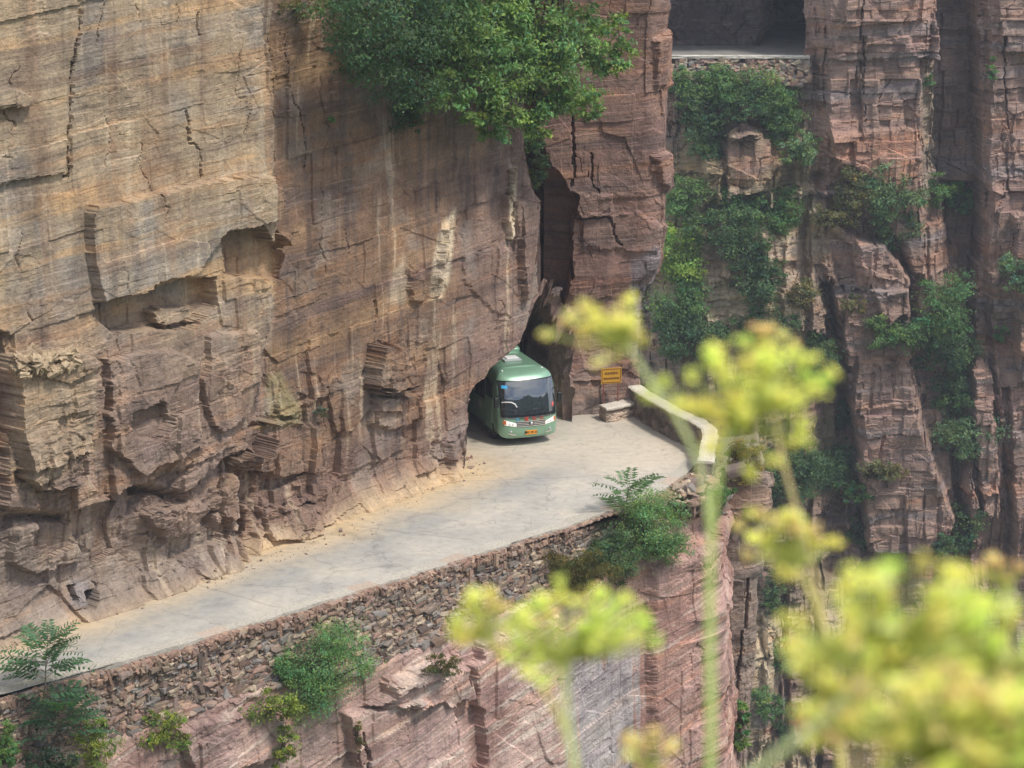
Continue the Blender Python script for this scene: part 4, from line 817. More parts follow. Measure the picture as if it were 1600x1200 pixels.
    for s in (-1, 1):
        def fn(a, c):
            x = s*(.54+.42*a); lo = .76+.06*a; hi = .88+.13*a; z = lo+(hi-lo)*c; return (x, yF(x, z)-.022+.01*abs(2*c-1), z)
        hl = put('headlight', mesh_np('headlight', *tri_grid(fn, 14, 8, s < 0)), lampm)
        for q, rr in ((.66, .045), (.78, .05)):
            l = bm_mesh('bulb', lathe_bm([(rr, 0), (rr*.9, .015), (rr*.4, .03)], 16)); l.transform(Matrix.Translation((s*q, yF(q, .87)-.02, .86+.05*(q-.6))) @ Matrix.Rotation(-math.pi/2, 4, 'Z')); put('bulb', l, white, hl)
        def fa(a, c):
            x = s*(.90+.10*a); z = .84+.15*c; return (x, yF(x, z)-.026, z)
        put('indicator', mesh_np('indicator', *tri_grid(fa, 5, 4, s < 0)), amber, hl)
        def ff(a, c):
            x = s*(.56+.26*a); z = .43+.05*c+.06*a*a; return (x, yF(x, z)-.012, z)
        put('bumper_strip', mesh_np('bumper_strip', *tri_grid(ff, 8, 3, s < 0)), chrome)
        l = bm_mesh('fog_lamp', lathe_bm([(.045, 0), (.04, .015), (.0, .02)], 14)); l.transform(Matrix.Translation((s*.74, yF(.74, .56)-.005, .58)) @ Matrix.Rotation(-math.pi/2, 4, 'Z')); put('fog_lamp', l, grey)
        l = bm_mesh('marker_lamp', lathe_bm([(.05, 0), (.045, .03), (.0, .05)], 14)); l.transform(Matrix.Translation((s*.76, .98, 2.585)) @ Matrix.Rotation(-math.pi/2, 4, 'Y')); put('marker_lamp', l, white)
        # side windows, door line, mirror, wheels
        win = [(1.0, 1.75), (1.82, 3.0), (3.06, 4.25), (4.31, 5.5), (5.56, 6.5)]
        for y0, y1 in win:
            put('side_window', bm_mesh('side_window', box_bm([((s*(HW*.985), (y0+y1)/2, 1.78), (.035, y1-y0, .86))], .012)), dark, smooth=False)
        if s < 0: put('door', bm_mesh('door', box_bm([((s*(HW+.002), 1.38, 1.02), (.02, .74, 1.16))], .006)), paint, smooth=False)
        put('emblem_ring', bm_mesh('emblem_ring', box_bm([((s*(HW+.01), 2.3, 1.1), (.012, .26, .26))], .005)), grey, smooth=False)
        for yy in (1.35, 5.1):
            wl = bpy.data.objects.new('wheel', None); COL.objects.link(wl); wl.parent = root; wl.location = (s*.90, yy, .39)
            put('tyre', bm_mesh('tyre', lathe_bm([(.2, -.11), (.36, -.115), (.385, -.08), (.39, 0), (.385, .08), (.36, .115), (.2, .11)], 36)), rubber, wl)
            put('rim', bm_mesh('rim', lathe_bm([(.22, .0), (.215, s*.118), (.15, s*.07), (.08, s*.10), (.02, s*.11)], 28)), grey, wl)
            put('wheel_arch', bm_mesh('wheel_arch', box_bm([((s*(HW-.02), yy, .5), (.05, 1.0, .44))], .02)), black, smooth=False)
        ml = put('mirror', bm_mesh('mirror', box_bm([((s*1.20, .34, 1.62), (.17, .10, .36))], .035, 3)), black, smooth=False)
        tube_me('bracket', [(s*.98, .55, 1.95), (s*1.12, .36, 1.95), (s*1.2, .34, 1.82)], .018, black, ml)
    pt = put('number_plate', bm_mesh('number_plate', box_bm([((0, yF(0, .52)-.012, .52), (.44, .014, .15))], .004)), yel, smooth=False)
    R90 = Matrix.Rotation(math.pi/2, 4, 'X')
    t = text_mesh('plate_text', '豫G·38123', .105, black); t.transform(Matrix.Translation((0, yF(0, .52)-.022, .52)) @ R90); put('plate_text', t, None, pt, False)
    for ch, x in (('萬', -.17), ('仙', .12), ('山', .40)):
        t = text_mesh('lettering', ch, .18, redp); t.transform(Matrix.Translation((x, yF(x, 1.0)-.018, 1.0)) @ R90); put('lettering', t, None, root, False)
    bl = put('emblem', bm_mesh('emblem', box_bm([((-.50, yF(-.5, 1.04)-.012, 1.055), (.13, .012, .04)), ((-.52, yF(-.5, 1.0)-.012, .985), (.035, .012, .09)), ((-.44, yF(-.5, 1.0)-.012, .975), (.03, .012, .08)), ((-.50, yF(-.5, .95)-.012, .935), (.17, .012, .022))], .002, 1)), bluep, smooth=False)
    # roof
    ac = put('air_conditioner', bm_mesh('air_conditioner', box_bm([((0, 4.9, 2.70), (1.72, 3.0, .36))], .14, 4)), paint)
    for v in ac.data.vertices:
        if v.co.y < 4: v.co.z -= .10*(4-v.co.y)/.6*max(0, (v.co.z-2.6)/.28)
    put('vent', bm_mesh('vent', box_bm([((0, 4.2+.5*q, 2.885), (1.0, .22, .02)) for q in range(3)], .006)), grey, ac, False)
    h = put('roof_hatch', bm_mesh('roof_hatch', box_bm([((0.0, 2.15, 2.70), (.66, .58, .07))], .02)), grey, smooth=False)
    put('hatch_lid', bm_mesh('hatch_lid', box_bm([((0.03, 2.2, 2.75), (.46, .40, .045))], .015)), white, h, False)
    put('underbody', bm_mesh('underbody', box_bm([((0, 3.5, .34), (1.7, 6.0, .18))], .02)), black, smooth=False)
def tubes(segs, n=6):
    """segs: list of (points, r0, r1) -> verts, faces"""
    Vs, Fs = [], []; base = 0
    for pts, r0, r1 in segs:
        p = np.array(pts, float); k = len(p); t = np.gradient(p, axis=0); t /= np.linalg.norm(t, axis=1)[:, None]+1e-12
        ref = np.array([.3, .2, .93]) if abs(t[0, 2]) < .9 else np.array([1., .1, 0]); a = np.cross(t, ref); a /= np.linalg.norm(a, axis=1)[:, None]+1e-12; b = np.cross(t, a)
        rr = np.linspace(r0, r1, k); th = 2*np.pi*np.arange(n)/n
        V = p[:, None]+rr[:, None, None]*(np.cos(th)[None, :, None]*a[:, None]+np.sin(th)[None, :, None]*b[:, None]); Vs.append(V.reshape(-1, 3))
        i, j = np.meshgrid(np.arange(k-1), np.arange(n), indexing='ij'); j2 = (j+1) % n
        Fs.append((base+np.stack([i*n+j, i*n+j2, (i+1)*n+j2, (i+1)*n+j], -1)).reshape(-1, 4)); base += k*n
    return np.concatenate(Vs), np.concatenate(Fs)
bus()
# ------------------------------------------------------------------ sign
def sign():
    c = at(955, 587, yC-.28); root = empty('warning_sign', (c[0], c[1], .5), 'yellow rectangular warning board with two lines of writing on thin red posts', 'sign', rz=math.radians(14))
    zc = c[2]-.5; k = (.80, .60)
    yel = plain('sign_yellow', tuple(lin(192, 142, 40)), .45, nscale=6, namp=.08); red = plain('red_paint', tuple(lin(128, 66, 54)), .7); br = plain('brown_paint', tuple(lin(96, 58, 26)), .6)
    def put(n, me, m, par=root):
        if m: me.materials.append(m)
        o = bpy.data.objects.new(n, me); COL.objects.link(o); o.parent = par; return o
    bd = put('board', bm_mesh('board', box_bm([((0, 0, zc), (k[0], .025, k[1]))], .006)), yel)
    put('border', bm_mesh('border', box_bm([((0, -.016, zc+s*(k[1]/2-.045)), (k[0]-.07, .012, .022)) for s in (-1, 1)]+[((s*(k[0]/2-.045), -.016, zc), (.022, .012, k[1]-.115)) for s in (-1, 1)], .003, 1)), br, bd)
    for tx, z, s in (('此处有落石', .09, .105), ('请勿长时间停留', -.11, .088)):
        t = text_mesh('lettering', tx, s, br, .003); t.transform(Matrix.Translation((0, -.018, zc+z)) @ Matrix.Rotation(math.pi/2, 4, 'X')); put('lettering', t, None, bd)
    for s in (-1, 1): put('post', bm_mesh('post', box_bm([((s*.28, .035, (zc+.25)/2-.1), (.035, .035, zc+.25+.2))], .006)), red)
sign()

# ------------------------------------------------------------------ plants
TN = dict(dark=(.054, .120, .044), mid=(.082, .178, .056), bright=(.17, .30, .060), pale=(.110, .20, .095), olive=(.12, .13, .045), straw=(.30, .24, .12), lime=(.15, .22, .035))
def unit(a): return a/(np.linalg.norm(a, axis=-1, keepdims=True)+1e-9)
def leaves(rs, blobs, n, size, tone, droop=.25, clump=38, spread=.20, narrow=.5):
    """leaf faces gathered into clumps over the volume of the blobs [(centre, radii)]"""
    vol = np.array([np.prod(r)**.67 for c, r in blobs]); ncl = max(6, n//clump); pick = rs.choice(len(blobs), ncl, p=vol/vol.sum())
    cc = np.array([blobs[i][0] for i in pick], float); rr = np.array([blobs[i][1] for i in pick], float)
    d = unit(rs.randn(ncl, 3)); rad = rs.rand(ncl)**.42; cl = cc + d*rr*rad[:, None]; rm = rr.mean(1)*spread*(.7+.9*rs.rand(ncl))
    q = rs.randint(0, ncl, n); off = rs.randn(n, 3)*np.array([1, 1, .62]); P = cl[q]+off*rm[q][:, None]
    out = unit(P-cc[q]); nr = unit(out*.75+np.array([0, -.1, .8])+.55*rs.randn(n, 3)); t = unit(np.cross(nr, rs.randn(n, 3))-np.array([0, 0, droop])); b = unit(np.cross(nr, t))
    s = size*(.6+.8*rs.rand(n)); l = t*s[:, None]; w_ = b*(s*narrow)[:, None]*.5; f = nr*(s*.10)[:, None]
    V = np.stack([P-l*.5, P+w_+f-l*.08, P+l*.5-f*.6, P-w_+f-l*.08], 1).reshape(-1, 3)
    i = np.arange(n)*4; F = np.concatenate([np.stack([i, i+1, i+2], 1), np.stack([i, i+2, i+3], 1)])
    ck = (.60+.85*rs.rand(ncl))[q]*(.75+.5*rs.rand(n)); hue = (rs.randn(ncl)*.10)[q]+rs.randn(n)*.06
    tone = np.array(tone)*np.array([1.38, 1.24, 1.2])+np.array([.014, .012, .012])
    c = np.array(tone)[None]*ck[:, None]*np.stack([1+hue*1.6, 1+hue*.3, 1-hue], 1); c = np.clip(c, .004, .6)
    return V, F, np.repeat(c, 4, 0), cl
def plant(name, label, cat, root, blobs, n, size, tone, group=None, seed=0, stem=.03, woody=True, narrow=.5, nl=7, spread=.2, parts=('foliage', 'stem')):
    rs = np.random.RandomState(seed+1000); e = empty(name, root, label, cat, group)
    V, F, c, cl = leaves(rs, blobs, n, size, TN[tone] if isinstance(tone, str) else tone, narrow=narrow, spread=spread)
    link(parts[0], mesh_np(parts[0], V, F, c), M_leaf, e)
    segs = []; root = np.array(root, float); bc = np.mean([b[0] for b in blobs], 0)
    for k in rs.choice(len(cl), min(nl, len(cl)), replace=False):
        m = root*.45+bc*.3+cl[k]*.25+rs.randn(3)*.05*np.linalg.norm(bc-root); tt = np.linspace(0, 1, 7)[:, None]
        pts = (1-tt)**2*root+2*tt*(1-tt)*m+tt**2*cl[k]; segs.append((pts, stem, stem*.3))
    link(parts[1], mesh_np(parts[1], *tubes(segs)), M_bark if woody else M_stemg, e); return e
DCL = float((at(836, 240, 79.3)-C0) @ Fv)
def shrub(u, v, ru, rv, tone, label, name='shrub', cat='shrub', dens=1.0, size=None, group=None, dep=None, nb=8, lobes=None, fwd=.45, narrow=.5, root=None):
    seed = int(u*7+v*13); rs = np.random.RandomState(seed)
    h = hit(u, min(v+rv*.5, 1190), 8) or hit(u, v, 20); D = dep or h[0]
    mpp = D/FPX; Rm = np.array([ru*mpp, .8*min(ru, rv)*mpp+.1, rv*mpp]); c0 = near(u, v, D) - Fv*Rm[1]*fwd
    blobs = [(c0, Rm*.68)]
    for k in range(nb):
        a = rs.uniform(0, 2*np.pi); q = .38+.36*rs.rand(); blobs.append((c0+np.array([math.cos(a)*Rm[0]*q, rs.uniform(-.3, .3)*Rm[1], math.sin(a)*Rm[2]*q]), Rm*(.26+.26*rs.rand())))
    area = math.pi*ru*rv*.41; size = size or max(.07, 4.4*mpp); lp = (size/mpp*.64)**2*narrow*.5
    n = int(min(14000, max(160, dens*area/lp*3.4)))
    rt = np.array(root) if root is not None else (h[1] if h else c0-np.array([0, -Rm[1], Rm[2]]))
    return plant(name, label, cat, rt, blobs, n, size, tone, group, seed, stem=max(.012, .045*min(Rm)), nl=9, narrow=narrow)
# big tree hanging over the cliff, left dark shrubs, dark bush under them
def crown(px, ys, k=1.0):
    out = []
    for u, v, ru, rv in px:
        y = np.interp(u, [p[0] for p in ys], [p[1] for p in ys]); c = at(u, v, y); D = (c-C0) @ Fv; out.append((c, np.array([ru*D/FPX, .8*min(ru, rv)*D/FPX, rv*D/FPX])*k))
    return out
YS = [(420, 63.5), (600, 68.5), (760, 73.0), (860, 75.0), (1000, 77.5)]
bt = crown([(700, 40, 75, 55), (735, 85, 70, 55), (770, 20, 80, 50), (790, 95, 60, 45), (765, 155, 56, 40), (790, 190, 42, 22), (740, 175, 30, 22), (840, 55, 70, 50), (850, 120, 60, 42), (845, 172, 55, 28), (895, 90, 60, 30), (905, 40, 60, 38), (890, 155, 58, 30), (925, 176, 34, 16), (950, 35, 42, 26), (772, 205, 28, 18), (842, 198, 30, 18), (700, 150, 40, 28), (970, 75, 34, 16), (945, 100, 40, 20), (700, -60, 110, 60), (860, -60, 110, 60), (690, 120, 36, 26)], YS)
rootT = at(880, -150, 76.5)
plant('overhanging_tree', 'big bright green broadleaf tree hanging over the cliff edge above the tunnel', 'tree', rootT, bt, 34000, .165, (.118, .225, .070), None, 3, .06, nl=30, spread=.17, parts=('crown', 'trunk'))
bd = crown([(560, 20, 80, 50), (610, 60, 70, 55), (640, 110, 60, 46), (575, 95, 52, 42), (545, 60, 45, 35), (610, 135, 45, 35), (655, 30, 60, 55), (520, 10, 60, 30), (620, -60, 120, 60), (665, 150, 35, 25)], YS)
plant('cliff_tree', 'dark green tree left of the bright one, spilling down the brown cliff', 'tree', at(600, -150, 69.5), bd, 15000, .125, (.050, .118, .046), None, 4, .05, nl=18, spread=.2, parts=('crown', 'trunk'))
shrub(465, 12, 55, 32, 'olive', 'thin olive shrub in the top corner right of the proud cliff slab', dens=.45)
shrub(628, 182, 42, 36, (.040, .10, .036), 'dark round bush clinging to the brown cliff below the dark tree', dens=1.2, fwd=.2)
shrub(832, 216, 24, 26, 'dark', 'dark tuft of leaves at the top of the cleft beside the red pillar', dens=1.0, dep=DCL, fwd=.1)
shrub(838, 262, 24, 34, (.07, .12, .05), 'grey green feathery bush growing in the cleft beside the red pillar', dens=.9, dep=DCL, fwd=.1)
shrub(500, 645, 15, 13, (.10, .13, .085), 'tiny grey green tuft on the brown slab near its base', dens=.9, fwd=.1)
shrub(518, 186, 8, 9, 'mid', 'very small sprig on the brown slab near its top', dens=.8, nb=2)
GF = 'shrubs on the far cliff'
FAR_SHRUBS = [
 (1095, 135, 50, 32, 'mid', 'leafy shrub directly under the left half of the upper gallery wall'), (1175, 135, 60, 34, 'mid', 'broad green shrub under the middle of the upper gallery wall'), (1215, 180, 32, 46, 'mid', 'green shrub hanging right of the round rock stub'),
 (1080, 165, 36, 30, 'dark', 'dark shrub left of and above the round rock stub'), (1098, 212, 42, 30, 'dark', 'dark leafy bush just left of the round rock stub'), (1160, 172, 40, 20, 'dark', 'low dark bush capping the round rock stub'), (1250, 235, 26, 34, 'pale', 'greyish bush in the shaded gully right of the rock stub'),
 (1075, 300, 34, 40, 'mid', 'green bush below the dark one at the left of the far slope'), (1150, 320, 42, 34, 'mid', 'bush spreading at the foot of the round rock stub'), (1215, 325, 40, 40, 'mid', 'full green bush right of the foot of the rock stub'), (1130, 355, 50, 30, 'dark', 'dark bush below the foot of the rock stub'), (1160, 395, 45, 36, 'dark', 'dark green thicket on the far slope above the pale scree'), (1190, 440, 34, 44, 'dark', 'tall dark bush beside the pale scree patch'),
 (1062, 400, 46, 46, 'bright', 'bright yellow green bush beside the red pillar'), (1055, 470, 46, 40, 'mid', 'mid green bush below the bright one beside the red pillar'), (1075, 515, 56, 45, 'dark', 'large dark bush above the parapet wall'), (1200, 505, 46, 24, 'dark', 'dark bush behind the top of the yellow flower head'), (1280, 560, 34, 40, 'dark', 'dark bush in the cleft beside the middle buttress'),
 (1378, 300, 46, 42, 'pale', 'round grey green bush at the foot of the tall buttress'), (1398, 360, 28, 38, 'pale', 'narrow bush hanging below the round grey green one'), (1335, 300, 40, 34, 'olive', 'dry olive scrub left of the round grey green bush'), (1310, 335, 36, 20, 'olive', 'dry scrub on top of the middle buttress'),
 (1465, 300, 18, 26, 'mid', 'small bush at the base of the dark vertical recess'), (1500, 318, 26, 34, 'mid', 'bush standing right of the small one at the base of the recess'), (1468, 478, 46, 50, 'mid', 'big green bush right of the middle buttress'), (1400, 515, 42, 32, 'mid', 'bright bush spilling left across the middle buttress'), (1475, 545, 40, 44, 'dark', 'dark bush hanging below the big green bush'), (1480, 610, 32, 44, 'dark', 'dark vine clump low in the gully right of the buttress'), (1510, 680, 46, 38, 'pale', 'pale green round bush near the bottom of the right gully'),
 (1582, 432, 26, 32, 'pale', 'bush at the right edge of the photo on the dark cliff'), (1562, 520, 14, 14, 'mid', 'tiny bush on the right hand cliff below the edge bush'), (1508, 820, 24, 40, 'dark', 'dark bush in a gap between columns low on the right'), (1472, 850, 18, 24, 'dark', 'small dark bush at the foot of the banded buttress'),
 (1372, 738, 44, 16, 'olive', 'creeping strip of growth across the banded buttress'), (1318, 645, 24, 26, 'dark', 'dark leafy bush at the left edge of the banded buttress'), (1322, 715, 26, 30, 'dark', 'dark bush below it at the left edge of the banded buttress'), (1340, 770, 26, 22, 'mid', 'green bush at the left foot of the banded buttress'), (1235, 745, 46, 50, 'dark', 'dark thicket below the big yellow green flower head'), (1290, 730, 40, 40, 'dark', 'dark thicket right of the pale flower stalk'), (1340, 830, 18, 30, 'dark', 'dark ferny clump in the crack left of the banded buttress'),
 (1212, 920, 16, 46, 'dark', 'upper dark vine hanging in the gap right of the spur'), (1220, 1020, 22, 36, 'mid', 'middle green vine in the gap right of the spur'), (1200, 1095, 26, 28, 'mid', 'green bush on the pale boulders low in the gap'), (1158, 1125, 18, 45, 'mid', 'trailing vine on the pale rock at the bottom'), (1225, 1130, 16, 34, 'dark', 'lowest dark vine in the gap right of the spur'),
 (1452, 130, 7, 18, 'mid', 'tiny fern in the upper part of the dark recess'), (1548, 108, 8, 22, 'mid', 'small weed in a crack of the top right cliff'), (1250, 460, 22, 26, 'olive', 'dry olive tuft left of the middle buttress'), (1330, 475, 20, 18, 'olive', 'dry tuft in the notch of the middle buttress')]
for u, v, ru, rv, tn, lab in FAR_SHRUBS: shrub(u, v, ru*1.25, rv*1.22, tn, lab, group=GF, dens=.85, size=.19)
# along the retaining wall
shrub(515, 1042, 92, 80, (.12, .25, .095), 'rounded bright green bush growing out of the retaining wall', dens=1.2, size=.07)
shrub(455, 1048, 34, 24, (.105, .22, .075), 'small green side bush left of the rounded one on the retaining wall', dens=1.1, size=.07)
shrub(432, 1100, 54, 36, 'lime', 'yellowish low plant at the foot of the retaining wall', dens=.6, size=.08)
shrub(445, 1160, 28, 50, 'lime', 'thin yellowish plant trailing down a crack at the bottom', dens=.45, size=.08)
shrub(562, 1150, 9, 34, 'olive', 'narrow dark tuft in a crack near the bottom edge', dens=.5, size=.08)
shrub(1012, 822, 78, 68, (.13, .25, .095), 'airy green bush at the road edge above the red buttress', dens=1.05, size=.07)
shrub(960, 868, 42, 52, (.075, .15, .06), 'darker drooping bush left of the airy one, with a bare twig', dens=.8, size=.07)
shrub(895, 893, 72, 40, 'olive', 'dry olive grass tuft under the road edge', 'grass_tuft', 'grass', dens=.75, size=.16, narrow=.14)
shrub(1168, 722, 34, 36, (.22, .20, .09), 'dry straw coloured grass on the spur beyond the parapet', 'grass_tuft', 'grass', dens=.8, size=.2, narrow=.1)
shrub(1128, 772, 30, 18, 'mid', 'small fern on the top of the spur', 'fern', 'fern', dens=.6, size=.14, narrow=.25)
shrub(690, 1035, 46, 22, 'olive', 'brownish dry grass where the wall meets the pink rock', 'grass_tuft', 'grass', dens=.4, size=.13, narrow=.15)
shrub(262, 1140, 56, 34, 'lime', 'sparse yellow green weeds at the foot of the wall on the left', 'weeds', 'weeds', dens=.5, size=.08)
shrub(152, 1160, 52, 40, 'lime', 'brownish weeds right of the young tree', 'weeds', 'weeds', dens=.5, size=.08)
shrub(12, 1165, 26, 46, (.085, .18, .045), 'bright leafy weeds in the bottom left corner', 'weeds', 'weeds', dens=.8, size=.09)
shrub(75, 1185, 60, 30, (.030, .065, .026), 'dark weeds at the foot of the young tree', 'weeds', 'weeds', dens=.8, size=.09)
def fronds(name, label, stem_px, tips, tone, seed, dz=0., cat='tree'):
    """a young tree with long feather leaves"""
    rs = np.random.RandomState(seed); h = hit(*stem_px[0], 10); D = h[0]-.55; P = [near(u, v, D) for u, v in stem_px]; P[0] = h[1]; e = empty(name, P[0], label, cat)
    tt = np.linspace(0, 1, 14); st = np.stack([np.interp(tt, np.linspace(0, 1, len(P)), [p[i] for p in P]) for i in range(3)], 1); segs = [(st, .028, .008)]; V, F, C = [], [], []; n = 0; mpp = D/FPX
    for k in range(tips):
        a = rs.uniform(0, 2*np.pi); hgt = rs.rand()**.8; b = st[int(4+9.9*hgt)]; L_ = mpp*(86-30*hgt)*(.75+.4*rs.rand()); el = .15+.85*hgt
        dirv = unit(np.array([math.cos(a), math.sin(a)*.8, el])); q = np.linspace(0, 1, 11)[:, None]; rib = b+dirv*q*L_+np.array([0, 0, -.32])*L_*q**2; segs.append((rib, .007, .003))
        sid = unit(np.cross(dirv, [0, 0, 1])); tc = np.array(TN[tone] if isinstance(tone, str) else tone)*(.7+.6*rs.rand())
        for j in range(2, 11):
            for s in (-1, 1):
                d = unit(sid*s+dirv*.45+np.array([0, 0, -.25])+.1*rs.randn(3)); ll = L_*.26*(1-.45*abs(j/10-.45)); o = rib[j]; wv_ = unit(np.cross(d, np.cross(dirv, sid)))*ll*.12
                V += [o, o+d*ll*.45+wv_, o+d*ll, o+d*ll*.45-wv_]; F.append([n, n+1, n+2, n+3]); C += [tc*(.8+.4*rs.rand())]*4; n += 4
    link('foliage', mesh_np('foliage', np.array(V), np.array(F), np.array(C)), M_leaf, e); link('trunk', mesh_np('trunk', *tubes(segs)), M_bark, e)
fronds('young_tree', 'young tree with feathery leaves standing at the bottom left before the retaining wall', [(66, 1150), (70, 1080), (72, 1030), (74, 1005)], 48, (.085, .185, .085), 5)
fronds('young_tree', 'low leafy sapling in front of the foot of the feathery young tree', [(84, 1175), (95, 1130), (100, 1105)], 40, (.060, .145, .070), 6)
fronds('sapling', 'slender feathery sapling rising over the road edge beside the airy bush', [(975, 850), (978, 810), (980, 775), (982, 765)], 15, (.11, .20, .080), 7)

# ------------------------------------------------------------------ out of focus flowers close to the camera
def ledge():
    bm = bmesh.new(); bmesh.ops.create_grid(bm, x_segments=60, y_segments=40, size=1, matrix=Matrix.Translation((0, -1.2, 21.45)) @ Matrix.Diagonal((4, 2.7, 1, 1)))
    for v in bm.verts: v.co.z += .06*math.sin(v.co.x*5+v.co.y*3)+.04*math.sin(v.co.x*11-v.co.y*7)
    e = [x for x in bm.edges if x.is_boundary]; r = bmesh.ops.extrude_edge_only(bm, edges=e)
    for v in r['geom']:
        if isinstance(v, bmesh.types.BMVert): v.co.z -= 6
    tag(link('viewpoint_ledge', bm_mesh('viewpoint_ledge', bm), plain('ledge_soil', (.14, .12, .07), .95, nscale=6, namp=.3, bump=.04)), kind='structure')
ledge()
FC = dict(green=(.72, .88, .24), ygreen=(.86, .92, .28), yellow=(.97, .88, .30), straw=(.96, .80, .44), brown=(.90, .68, .40), pale=(.88, .94, .56))
def umbel(label, path, d0, c, ru, rv, nu, cols, fl=16, us=1.0, stem_r=.0045, stem_c='green', spread3=.55, group=None, dome=.5, seed=1):
    rs = np.random.RandomState(seed); mpp = d0/FPX; tip = near(*path[-1], d0)
    foot = near(*path[0], d0); rootp = np.array([foot[0]+rs.uniform(-.05, .05), min(foot[1], 1.35)-.05, 21.47]); e = empty('umbel_flower', rootp, label, 'flower', group)
    pts = [rootp] + [near(u, v, d0) for u, v in path]; pts = np.array(pts); tt = np.linspace(0, 1, 40); q = np.linspace(0, 1, len(pts)); stp = np.stack([np.interp(tt, q, pts[:, i]) for i in range(3)], 1)
    ker = np.ones(7)/7; sm = np.stack([np.convolve(np.pad(stp[:, i], 3, 'edge'), ker, 'valid') for i in range(3)], 1); sm[-1] = tip
    sv, sf = tubes([(sm, stem_r*.5, stem_r*.36)], 8); link('stem', mesh_np('stem', sv, sf, np.broadcast_to(np.array(FC[stem_c])*.62+.12, (len(sv), 3))), M_petal, e)
    cen = near(*c, d0); segs, UC, col = [], [], []
    R_, U_, F_ = np.array([1., 0, 0]), Uv, Fv
    for k in range(nu):
        a = rs.uniform(0, 2*np.pi); r = math.sqrt(rs.rand())*(.95+.20*math.sin(3*a+seed)+.14*math.sin(5*a+2*seed)); z = rs.uniform(-1, 1)*spread3
        p = cen + R_*math.cos(a)*r*ru*mpp + U_*(math.sin(a)*r*rv - dome*rv*r*r*.5)*mpp + F_*z*ru*mpp
        m = (tip+p)/2 + (U_*-.12*(r**2))*ru*mpp; t3 = np.linspace(0, 1, 6)[:, None]; segs.append(((1-t3)**2*tip+2*t3*(1-t3)*m+t3**2*p, .0011, .0008)); UC.append(p); col.append(cols[rs.randint(len(cols))])
    rv_, rf = tubes(segs, 5); link('rays', mesh_np('rays', rv_, rf, np.broadcast_to(np.array(FC['ygreen'])*.6, (len(rv_), 3))), M_petal, e)
    V0, F0 = ico(); V0 = V0[:12] if False else V0; Vs, Cs = [], []; n = 0
    UC = np.array(UC); P = np.repeat(UC, fl, 0); k = len(P); o = unit(rs.randn(k, 3)); P = P + o*np.array([1, 1, .75])*(.0058*us*(.25+.85*rs.rand(k)))[:, None]
    cc = np.repeat(np.array([FC[x] for x in col]), fl, 0)*(.75+.45*rs.rand(k))[:, None]*np.repeat(.8+.4*rs.rand(len(UC)), fl)[:, None]
    oct_ = np.array([[1, 0, 0], [-1, 0, 0], [0, 1, 0], [0, -1, 0], [0, 0, 1], [0, 0, -1]], float); of = np.array([[0, 2, 4], [2, 1, 4], [1, 3, 4], [3, 0, 4], [2, 0, 5], [1, 2, 5], [3, 1, 5], [0, 3, 5]])
    V = P[:, None]+oct_[None]*(.00175*us*(.7+.6*rs.rand(k)))[:, None, None]; F = (of[None]+(np.arange(k)*6)[:, None, None]).reshape(-1, 3)
    link('florets', mesh_np('florets', V.reshape(-1, 3), F, np.clip(np.repeat(cc, 6, 0), 0, .9)), M_petal, e)
GFL = 'blurred umbel flowers close to the camera'
umbel('small pale yellow flower head floating in front of the pillar and the sign', [(1118, 1230), (1112, 1000), (1110, 760), (1060, 650), (1018, 600), (982, 540)], 1.45, (938, 500), 76, 52, 26, ['yellow', 'straw', 'straw', 'yellow'], 11, .9, .0038, 'pale', group=GFL, seed=11)
umbel('large yellow green flower head over the end of the parapet', [(1112, 1230), (1108, 1000), (1112, 800), (1130, 700), (1150, 660)], 1.30, (1172, 606), 142, 104, 70, ['green', 'ygreen', 'yellow', 'yellow', 'yellow'], 10, 1.0, .0046, 'green', group=GFL, seed=12)
umbel('thin brownish flower spray behind the top of the large yellow green head', [(1330, 1230), (1290, 960), (1240, 780), (1218, 700), (1205, 600)], 1.62, (1200, 532), 78, 36, 20, ['brown', 'straw', 'straw', 'yellow'], 10, .9, .0036, 'straw', group=GFL, seed=13)
umbel('sparse pale yellow flower head below the large yellow green one', [(1320, 1230), (1295, 1000), (1268, 925), (1245, 885)], 1.50, (1222, 835), 82, 52, 30, ['yellow', 'yellow', 'ygreen', 'straw'], 13, .95, .0048, 'yellow', group=GFL, seed=14)
umbel('bright green flower head with a curved stalk in front of the pink rock', [(905, 1230), (886, 1130), (882, 1075), (890, 1030)], 1.30, (915, 968), 150, 64, 58, ['green', 'ygreen', 'ygreen', 'green', 'yellow'], 11, 1.0, .0050, 'pale', group=GFL, seed=15)
umbel('straw yellow flower head on a slanting stalk left of the bright green one', [(905, 1200), (870, 1110), (830, 1050), (770, 1000)], 1.42, (752, 958), 52, 48, 26, ['straw', 'yellow', 'straw', 'ygreen'], 13, .95, .0036, 'yellow', group=GFL, seed=16)
umbel('huge light green flower head filling the middle of the bottom right corner', [(1140, 1235), (1200, 1190), (1290, 1120), (1370, 1040)], 1.02, (1405, 952), 165, 108, 84, ['green', 'ygreen', 'pale', 'yellow', 'yellow'], 12, .85, .0046, 'pale', group=GFL, seed=17)
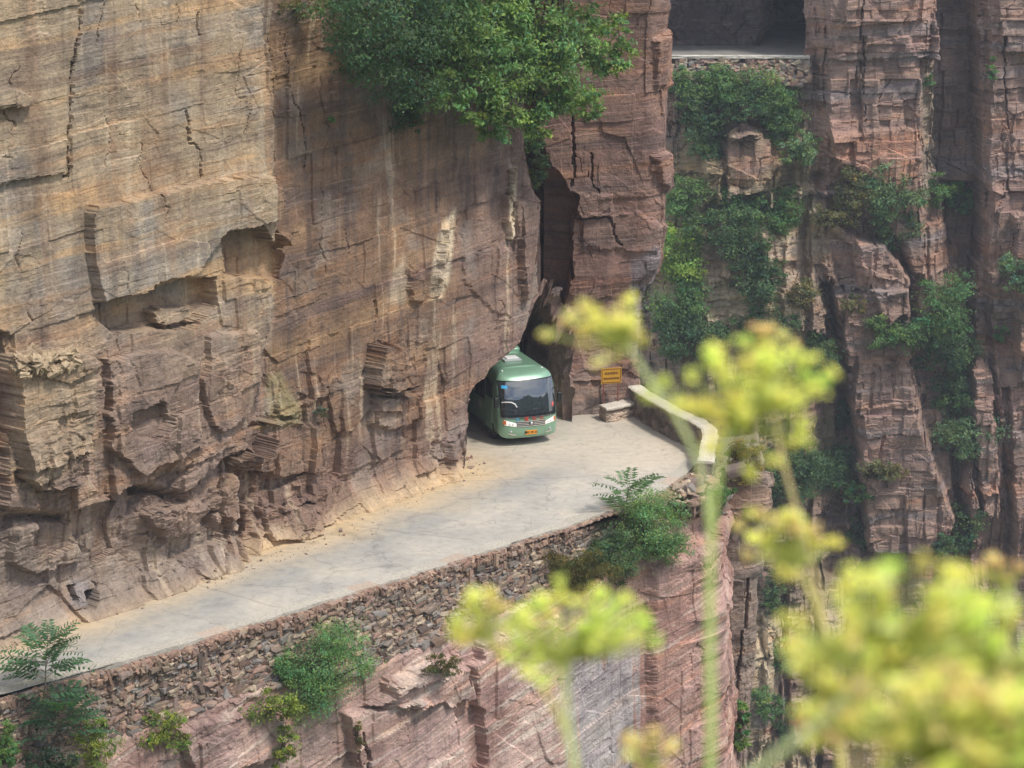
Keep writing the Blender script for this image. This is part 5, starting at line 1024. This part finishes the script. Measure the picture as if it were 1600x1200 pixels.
umbel('light green flower head cut by the right edge of the photo', [(1560, 1300), (1550, 1180), (1540, 1090)], 1.08, (1540, 1005), 140, 124, 84, ['ygreen', 'pale', 'green', 'yellow', 'yellow'], 12, .85, .0044, 'green', group=GFL, seed=18)
umbel('golden yellow flower head along the bottom edge at the right', [(1470, 1330), (1465, 1250), (1460, 1190)], .98, (1465, 1115), 190, 110, 100, ['yellow', 'yellow', 'ygreen', 'straw', 'straw'], 12, .85, .0042, 'ygreen', group=GFL, seed=19)
umbel('straw coloured loose flower head at the left of the bottom right mass', [(1350, 1330), (1345, 1240), (1335, 1150)], 1.15, (1325, 1060), 92, 100, 46, ['straw', 'yellow', 'brown', 'yellow'], 14, .95, .0040, 'straw', group=GFL, seed=20)
umbel('orange brown little spray above the bottom right mass', [(1590, 1300), (1580, 1050), (1572, 930)], 1.5, (1560, 890), 46, 26, 12, ['brown', 'straw'], 9, .85, .0030, 'straw', group=GFL, seed=21)
umbel('faded brown flower tuft at the bottom between the two green stalks', [(1030, 1300), (1018, 1210)], 1.4, (1012, 1165), 42, 34, 16, ['brown', 'straw'], 10, .9, .0032, 'straw', group=GFL, seed=22)
umbel('pale yellow flower head in the very bottom right corner', [(1590, 1340), (1588, 1250)], .98, (1575, 1140), 100, 84, 60, ['ygreen', 'green', 'yellow'], 18, .95, .0040, 'green', group=GFL, seed=23)

# ------------------------------------------------------------------ the air of the gorge
def haze():
    bm = bmesh.new(); bmesh.ops.create_cube(bm, size=1, matrix=Matrix.Translation((0, 0, 85)) @ Matrix.Diagonal((3040, 3040, 280, 1)))
    m = bpy.data.materials.new('gorge_air'); m.use_nodes = True; t = m.node_tree; t.nodes.clear(); o = t.nodes.new('ShaderNodeOutputMaterial'); v = t.nodes.new('ShaderNodeVolumePrincipled')
    v.inputs['Color'].default_value = (.80, .88, 1.0, 1); v.inputs['Density'].default_value = .00042; v.inputs['Anisotropy'].default_value = 0.0; t.links.new(v.outputs[0], o.inputs['Volume'])
    tag(link('haze', bm_mesh('haze', bm), m), 'thin pale haze filling the gorge', 'haze', kind='stuff')
haze()
